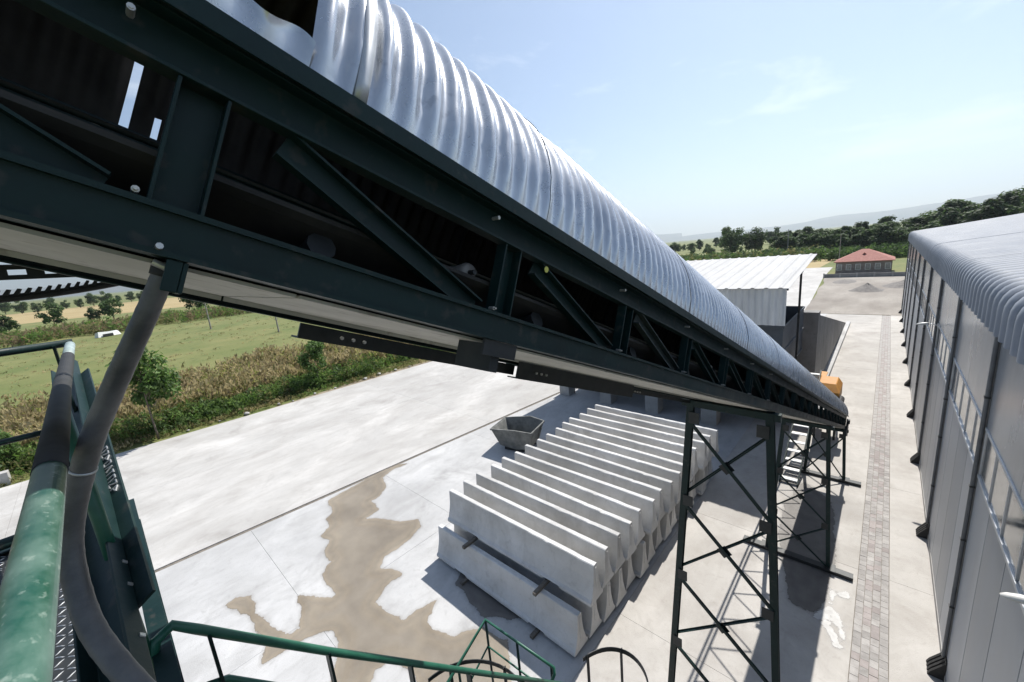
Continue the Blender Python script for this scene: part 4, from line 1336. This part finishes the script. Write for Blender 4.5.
def leaf_tree(seed, H, trunk_h, rx_, rz_, leaf, nleaf, mats, clumps=26, r0=.16, shape='round', sparse=.0):
    """tapered trunk and limbs; crown of small leaf faces gathered in clumps"""
    r = random.Random(seed)
    tr = MB()
    ph = r.uniform(0, 6)
    top = H * .88
    pts = [(.12 * math.sin(ph + z * .5) * z / H, .12 * math.cos(ph + z * .4) * z / H, z) for z in [top * i / 8 for i in range(9)]]
    tr.tube(pts, [r0 * (1 - .9 * i / 8) for i in range(9)], 7)
    cr = MB()
    cl = []
    cz = (trunk_h + H) / 2
    for k in range(clumps):
        for _ in range(30):
            x, y, z = r.uniform(-1, 1), r.uniform(-1, 1), r.uniform(-1, 1)
            if x * x + y * y + z * z <= 1:
                break
        prof_ = 1.0 if shape == 'round' else (1 - .75 * max(0, z) if shape == 'cone' else 1 - .35 * abs(z))
        c_ = Vector((x * rx_ * prof_ * .92, y * rx_ * prof_ * .92, cz + z * (H - trunk_h) / 2 * .9))
        rad = r.uniform(.22, .42) * rx_
        cl.append((c_, rad))
        b = Vector((c_.x * .12, c_.y * .12, min(top * .92, max(trunk_h * .8, c_.z - rx_ * .45))))
        tr.tube([b, b.lerp(c_, .55) + Vector((0, 0, .05 * H * r.uniform(-.3, .6))), c_], [r0 * .34, r0 * .2, r0 * .06], 5)
    vs, fs, mi = [], [], []
    for k in range(nleaf):
        c_, rad = cl[k % clumps]
        d = Vector((r.gauss(0, 1), r.gauss(0, 1), r.gauss(0, .8)))
        d = d.normalized() * rad * (r.random() ** .45) * 1.1
        p = c_ + d
        n_ = (d.normalized() + Vector((r.uniform(-.8, .8), r.uniform(-.8, .8), r.uniform(-.2, 1.1)))).normalized()
        u = n_.orthogonal().normalized()
        u.rotate(Matrix.Rotation(r.uniform(0, 6.28), 3, n_))
        e = n_.cross(u)
        s = leaf * r.uniform(.6, 1.35)
        b = len(vs)
        vs += [tuple(p - u * s), tuple(p + e * s * .55 + n_ * s * .12), tuple(p + u * s), tuple(p - e * s * .55 + n_ * s * .12)]
        fs.append((b, b + 1, b + 2, b + 3))
        mi.append(0 if r.random() < .6 else 1)
    cr.v, cr.f, cr.mi = vs, fs, mi
    return tr.mesh('trunk', 'bark', True), cr.mesh('crown', mats, fix=False)


KINDS = {}
KINDS['poplar'] = [leaf_tree(100 + i, 12.5, .2, 2.9, 5, .40, 3400, ['leaf_d', 'leaf_m'], 40, .2, 'oval') for i in range(3)]
KINDS['broad'] = [leaf_tree(200 + i, 11.0, .6, 4.0, 4.5, .36, 3200, ['leaf_d', 'leaf_m'], 34, .26, 'round') for i in range(3)]
KINDS['small'] = [leaf_tree(300 + i, 6.0, .5, 2.3, 2.5, .26, 1500, ['leaf_m', 'leaf_d'], 22, .14, 'round') for i in range(3)]
KINDS['sapling'] = [leaf_tree(400 + i, 3.5, .9, .95, 1.2, .085, 2600, ['leaf_l', 'leaf_m'], 22, .035, 'cone') for i in range(2)]


def tree(kind, v, x, y, s, label, cat, group, name='tree', rz_=None, sx=1.0):
    tm, cm = KINDS[kind][v % len(KINDS[kind])]
    t = thing(name, label, cat, (x, y, -.06), (0, 0, random.uniform(0, 6.28) if rz_ is None else rz_), group)
    t.scale = (s * sx, s * sx, s)
    link('trunk', tm, t)
    link('crown', cm, t)
    return t


G1 = 'broadleaf trees beyond the shed'
tree('broad', 0, -51.5, 200, 1.3, 'largest rounded dark tree on the skyline, left of two lesser ones', 'tree', G1)
tree('broad', 1, -42.5, 202, 1.08, 'middle rounded tree on the skyline beyond the shed roof', 'tree', G1)
tree('broad', 2, -33.8, 200, 1.0, 'slim skyline tree at the gap before the dark wood', 'tree', G1, sx=.8)
for i, (x, y, s) in enumerate(((-64, 215, .8), (-60, 225, .7), (-69, 230, .75), (-74, 240, .8), (-80, 236, .7), (-57, 240, .55), (-47.5, 236, .6))):
    tree('small', i, x, y, s, 'low tree of the faint far row beyond the shed, %s from the left' % ORD[i], 'tree', 'far row of low trees beyond the shed')
# the dark wood: single trees in two ranks
rnd = random.Random(77)
k = 0
for rank, (ya, dy) in enumerate(((172, 5), (186, 6), (201, 7))):
    x = -27.0 - rank * 1.5
    while x < 66:
        tall = 1.0 if x < 6 else 1.0 + min(.42, (x - 6) * .03)
        low = .62 + .13 * rank if x < 4 else .8 + .06 * rank
        s = low * tall * rnd.uniform(.80, 1.12)
        tree('poplar' if rnd.random() < .75 else 'broad', rnd.randrange(3), x, ya + rnd.uniform(-dy, dy), s,
             'tree in the %s rank of the dark wood behind the red-roofed house' % ['front', 'middle', 'back'][rank], 'tree', 'wood rank %d' % (rank + 1), sx=rnd.uniform(1.25, 1.6))
        x += rnd.uniform(2.6, 3.9)
        k += 1
rnd = random.Random(41)
for i in range(34):
    az = math.radians(-36 + i * .95)
    r_ = rnd.uniform(300, 430)
    tree(rnd.choice(['broad', 'small', 'poplar']), i, r_ * math.sin(az), r_ * math.cos(az), rnd.uniform(.6, 1.0), 'hazy tree of the distant belt behind the shed and skyline trees', 'tree', 'distant tree belt ahead', sx=1.3)
# trees and bushes on the left plain
LT = [(-166, -15, 1.15, 'round grey-green bush at the left edge of the meadow'), (-184, -7, 1.3, 'bushy green tree left of centre beyond the meadow hedge'),
      (-187, 1.5, .85, 'small bush between two taller trees beyond the meadow'), (-186, 6, 1.35, 'tall narrow green tree beside the hose, beyond the meadow'),
      (-160, 24.5, 1.6, 'broad tree partly hidden under the conveyor, behind the leaning pole'), (-196, -24, 1.2, 'dark bush at the far left frame edge beyond the hedge')]
for i, (x, y, s, lb) in enumerate(LT):
    tree('small', i, x, y, s, lb, 'tree', 'trees on the left plain')
rnd = random.Random(9)
mb = None
for i in range(64):
    az = math.radians(-104 + i * .92)
    r_ = rnd.uniform(380, 520)
    tree('broad', i, r_ * math.sin(az), r_ * math.cos(az), rnd.uniform(.55, 1.0), 'tree of the distant row across the left plain', 'tree', 'distant tree row on the left plain')
tree('sapling', 0, -31.9, 1.4, 1.8, 'bright green sapling on the verge right beside the hose', 'sapling', 'verge saplings', 'sapling')
tree('sapling', 1, -33.0, 11.6, 1.25, 'bushy sapling among the verge weeds under the conveyor', 'sapling', 'verge saplings', 'sapling')
tree('sapling', 0, -34.2, -4.6, .75, 'dark sapling at the left among the reeds, by the platform railing', 'sapling', 'verge saplings', 'sapling')


# reeds and weeds: nobody could count them
def weeds(name, n, xr, yr, hr_, mats, label, seed, leaves=14, rad=.35, lf=.09, wob=2.0, tall=1.0, bias=None, head=None):
    """plants as loose clumps of leaf faces on stems, tones drifting in patches"""
    r = random.Random(seed)
    vs, fs, mi = [], [], []
    for k in range(n):
        y = r.uniform(*yr)
        t_ = r.random()
        x = xr[0] + (xr[1] - xr[0]) * t_ + wob * noise.noise(Vector((y * .12, seed, 0))) + .028 * y
        if noise.noise(Vector((x * .22, y * .22, seed * 1.7))) < -.40 and r.random() < .75:
            continue
        q = .5 + .6 * noise.noise(Vector((x * .35 + 9, y * .22, seed)))
        h = r.uniform(*hr_) * (.65 + .7 * q)
        m0 = int(max(0, min(len(mats) - 1, (q + r.uniform(-.28, .28)) * len(mats))))
        for b_ in range(leaves):
            f_ = r.random() ** .75
            z = h * f_
            a = r.uniform(0, 6.283)
            rr = rad * (r.random() ** .6) * (1.15 - .6 * f_)
            px, py = x + rr * math.cos(a), y + rr * math.sin(a)
            s_ = lf * r.uniform(.5, 1.4)
            d = Vector((r.gauss(0, .6), r.gauss(0, .6), r.uniform(.1, 1.0) * tall)).normalized()
            e = d.orthogonal().normalized()
            e.rotate(Matrix.Rotation(r.uniform(0, 6.28), 3, d))
            p = Vector((px, py, z))
            o = len(vs)
            vs += [tuple(p - d * s_), tuple(p + e * s_ * .38), tuple(p + d * s_ * 1.2), tuple(p - e * s_ * .38)]
            fs.append((o, o + 1, o + 2, o + 3))
            mi.append(head if (head is not None and f_ > .72 and r.random() < .6) else m0)
    mb = MB()
    mb.v, mb.f, mb.mi = vs, fs, mi
    return link(name, mb.mesh(name, mats, fix=False), None, kind='stuff', label=label, category='plants')


weeds('reeds', 9500, (-47, -34.4), (-34, 52), (1.0, 2.0), ['weed_y', 'weed_b', 'weed_t', 'weed_o', 'weed_y', 'weed_t'], 'band of dry tan reeds between verge and meadow', 3, 18, .34, .17, tall=2.2, head=2)
weeds('weeds', 4600, (-36.0, -32.7), (-34, 52), (.5, 1.35), ['weed_g', 'leaf_m', 'weed_g', 'weed_o'], 'dense green weeds along the concrete edge', 5, 22, .38, .12, wob=.9)
weeds('verge_grass', 2800, (-33.2, -31.7), (-34, 52), (.08, .34), ['weed_g', 'weed_o', 'weed_t'], 'short grass at the edge of the concrete road', 8, 10, .22, .08, wob=.5, tall=1.5)
weeds('hedge', 3400, (-150, -128), (-70, 60), (1.2, 2.6), ['weed_o', 'weed_b', 'weed_g', 'weed_o'], 'low scrubby hedge across the far side of the meadow', 12, 18, .9, .32, wob=5)
weeds('scrub', 2600, (-92, -18), (140, 168), (1.2, 3.6), ['weed_g', 'leaf_d', 'leaf_m', 'weed_o'], 'band of scrub in front of the skyline trees and the wood', 17, 20, 1.3, .42, wob=6)
weeds('scrub', 2200, (-16, 60), (140, 160), (1.0, 3.0), ['weed_g', 'leaf_d', 'leaf_m', 'leaf_d'], 'undergrowth along the foot of the dark wood', 19, 20, 1.3, .42, wob=6)
weeds('meadow_tufts', 1500, (-128, -47), (-60, 60), (.05, .16), ['weed_o', 'weed_t', 'weed_o'], 'grass tufts over the meadow', 14, 8, .5, .12, wob=6)

# poles, debris, kerb stones on the left
for (x, y, h, tilt, lb) in ((-98.5, 16.3, 5.6, .06, 'thin leaning pole standing in the meadow, left of two'), (-73.9, 21.2, 2.6, -.03, 'short pole in the meadow, right of two')):
    o = thing('field_pole', lb, 'pole', (x, y, -.06), (0, tilt, 0), 'poles in the meadow')
    obj('shaft', MB().tube([(0, 0, 0), (0, 0, h)], [.14, .10], 8), 'wood_pole', o)
    obj('cross_arm', MB().beam((0, -.35, h - .35), (0, .35, h - .35), .08, .08), 'wood_pole', o)
o = thing('overturned_trough', 'pale broken trough lying in the meadow before the hedge', 'trough', (-120, 2.2, 0), (0, 0, .5))
obj('side', MB().add([(-.6, -2, 0), (.6, -2, 0), (.7, 2, 0), (-.6, 2, 0), (-.3, -1.9, .9), (.3, -1.7, 1.1), (.3, 1.8, .8), (-.3, 1.9, .9)], [(0, 1, 5, 4), (1, 2, 6, 5), (2, 3, 7, 6), (3, 0, 4, 7), (4, 5, 6, 7), (0, 3, 2, 1)]), 'whitepaint', o)
obj('underside', MB().box(.61, .9, -1.2, .5, 0, .55), 'darkmetal', o)
rnd = random.Random(31)
for i in range(11):
    y = 3.5 + i * 1.5 + rnd.uniform(-.7, .7)
    s = rnd.uniform(.06, .19)
    mb = MB()
    bm = bmesh.new()
    bmesh.ops.create_icosphere(bm, subdivisions=2, radius=1)
    for v in bm.verts:
        f_ = 1 + .28 * noise.noise(v.co * 1.3 + Vector((i * 3.1, 0, 0)))
        v.co = Vector((v.co.x * s * 1.2 * f_, v.co.y * s * f_, v.co.z * s * .65 * f_))
    me = bpy.data.meshes.new('stone')
    bm.to_mesh(me)
    bm.free()
    me.materials.append(MT['block'])
    o = link('stone', me, None, (-31.6 + .03 * y + rnd.uniform(-.35, .1), y, s * .3), (0, 0, rnd.uniform(0, 3)))
    o['label'] = 'grey stone beside the verge weeds, %s counting from the sapling' % ORD[i]
    o['category'] = 'stone'
    o['group'] = 'stones along the road edge'
lw = thing('roadside_wall', 'low concrete block wall with a thin fence at the left frame edge', 'wall', (-32.0, -6.2, 0), (0, 0, -.03))
for i in range(5):
    obj('block', MB().box(-.22, .22, -6.4 + i * 1.65, -4.77 + i * 1.65, -.05, .62), 'block', lw, bevel=.02)
for i in range(6):
    obj('fence_stake', MB().tube([(-.5, -6 + i * 1.4, 0), (-.5, -6 + i * 1.4, 1.5)], .035, 6), 'wood_pole', lw)
for z in (.7, 1.05, 1.4):
    obj('fence_wire', MB().tube([(-.46, -6.3, z), (-.46, 1.5, z)], .012, 5), 'galv_old', lw)

# ================================================================== FAR YARD
hs = thing('red_roofed_house', 'low house with a red hipped roof beyond the gravel yard', 'house', (-3.2, 103, 0))
hw, hd, he, ha = 4.3, 4.2, 2.35, 4.35
obj('wall', MB().box(-hw + .35, hw - .35, -hd + .35, hd - .35, -.06, he - .02), 'hwall', hs)
obj('roof', MB().add([(-hw, -hd, he), (hw, -hd, he), (hw, hd, he), (-hw, hd, he), (-.5, 0, ha), (.5, 0, ha), (-hw, -hd, he - .12), (hw, -hd, he - .12), (hw, hd, he - .12), (-hw, hd, he - .12)],
                     [(0, 1, 5, 4), (1, 2, 5), (2, 3, 4, 5), (3, 0, 4), (0, 6, 7, 1), (1, 7, 8, 2), (2, 8, 9, 3), (3, 9, 6, 0), (6, 9, 8, 7)]), 'rtile', hs)
dm = obj('dormer', MB().add([(-.5, -1.95, he + .93), (.5, -1.95, he + .93), (0, -1.95, he + 1.45), (0, -.8, he + 1.45), (-.5, -1.2, he + 1.2), (.5, -1.2, he + 1.2)], [(0, 1, 2), (0, 2, 3, 4), (1, 5, 3, 2), (0, 4, 5, 1)]), 'rtile', hs)
obj('dormer_vent', MB().box(-.14, .14, -1.98, -1.955, he + .98, he + 1.2), 'black', dm)
for i in range(6):
    x = -hw + .9 + i * (2 * hw - 1.8) / 5
    wn = obj('window', MB().box(x - .38, x + .38, -hd + .30, -hd + .349, .75, 1.85), 'frame', hs)
    obj('pane', MB().box(x - .31, x + .31, -hd + .27, -hd + .299, .82, 1.78), 'glass', wn)
lw2 = thing('boundary_wall', 'long low concrete boundary wall in front of the red-roofed house', 'wall', (0, 93.3, 0))
for i in range(18):
    x = -8.3 + i * 2.3
    obj('wall_panel', MB().box(x, x + 2.26, -.1, .1, -.06, .62 + .03 * (i % 3)), 'hwall' if i < 0 else 'wallgrey', lw2)
    obj('wall_post', MB().box(x - .12, x + .10, -.14, -.104, -.06, .75), 'block', lw2)


def heap(name, x, y, rx_, ry_, h, label, seed):
    vs, fs = [], []
    n, m = 28, 9
    for j in range(m + 1):
        t_ = j / m
        for k_ in range(n):
            a = 2 * math.pi * k_ / n
            nn = 1 + .18 * noise.noise(Vector((math.cos(a) * 1.6 + seed, math.sin(a) * 1.6, t_ * 2)))
            vs.append((rx_ * t_ * math.cos(a) * nn, ry_ * t_ * math.sin(a) * nn, h * (1 - t_) ** 1.12 * nn - .04 + .04 * noise.noise(Vector((k_, j, seed)))))
    for j in range(m):
        for k_ in range(n):
            fs.append((j * n + k_, (j + 1) * n + k_, (j + 1) * n + (k_ + 1) % n, j * n + (k_ + 1) % n))
    o = obj(name, MB().add(vs, fs), 'heap', None, smooth=True, loc=(x, y, 0))
    o['label'] = label
    o['category'] = 'gravel heap'
    o['group'] = 'gravel heaps'


heap('gravel_heap', -1.75, 74, 1.9, 2.4, 1.0, 'dark conical gravel heap in the middle of the gravel yard', 1)
heap('gravel_heap', 2.2, 79, 2.4, 3.0, .9, 'dark gravel heap half hidden by the warehouse corner', 5)
heap('gravel_heap', -4.9, 86, 1.6, 3.6, .35, 'low flat gravel heap near the boundary wall', 9)
for i, (x, y, h) in enumerate(((-7.6, 112, 7.5),)):
    o = thing('lamp_pole', 'tall thin pole standing left of the red-roofed house', 'pole', (x, y, -.06))
    obj('shaft', MB().tube([(0, 0, 0), (0, 0, h)], [.08, .05], 8), 'wood_pole', o)
    obj('arm', MB().tube([(0, 0, h - .05), (.5, 0, h + .1)], .03, 6), 'wood_pole', o)
o = thing('electric_pole', 'utility pole before the dark wood, right of the skyline trees', 'pole', (-25, 165, -.06))
obj('shaft', MB().tube([(0, 0, 0), (0, 0, 9.5)], [.16, .10], 8), 'wood_pole', o)
obj('cross_arm', MB().beam((-.8, 0, 9.1), (.8, 0, 9.1), .1, .1), 'wood_pole', o)

# ================================================================== HAZE
hz = MB().box(-15500, 15500, -15500, 15500, -1.06, 1150)
ho_ = link('haze', hz.mesh('haze', 'black'), None, kind='stuff')
hm = bpy.data.materials.new('haze_air')
hm.use_nodes = True
hm.node_tree.nodes.clear()
ho2 = hm.node_tree.nodes.new('ShaderNodeOutputMaterial')
pv = hm.node_tree.nodes.new('ShaderNodeVolumePrincipled')
pv.inputs['Color'].default_value = (0.82, 0.925, 1.0, 1)
pv.inputs['Density'].default_value = 0.00012
pv.inputs['Anisotropy'].default_value = 0.4
hm.node_tree.links.new(pv.outputs['Volume'], ho2.inputs['Volume'])
ho_.data.materials.clear()
ho_.data.materials.append(hm)
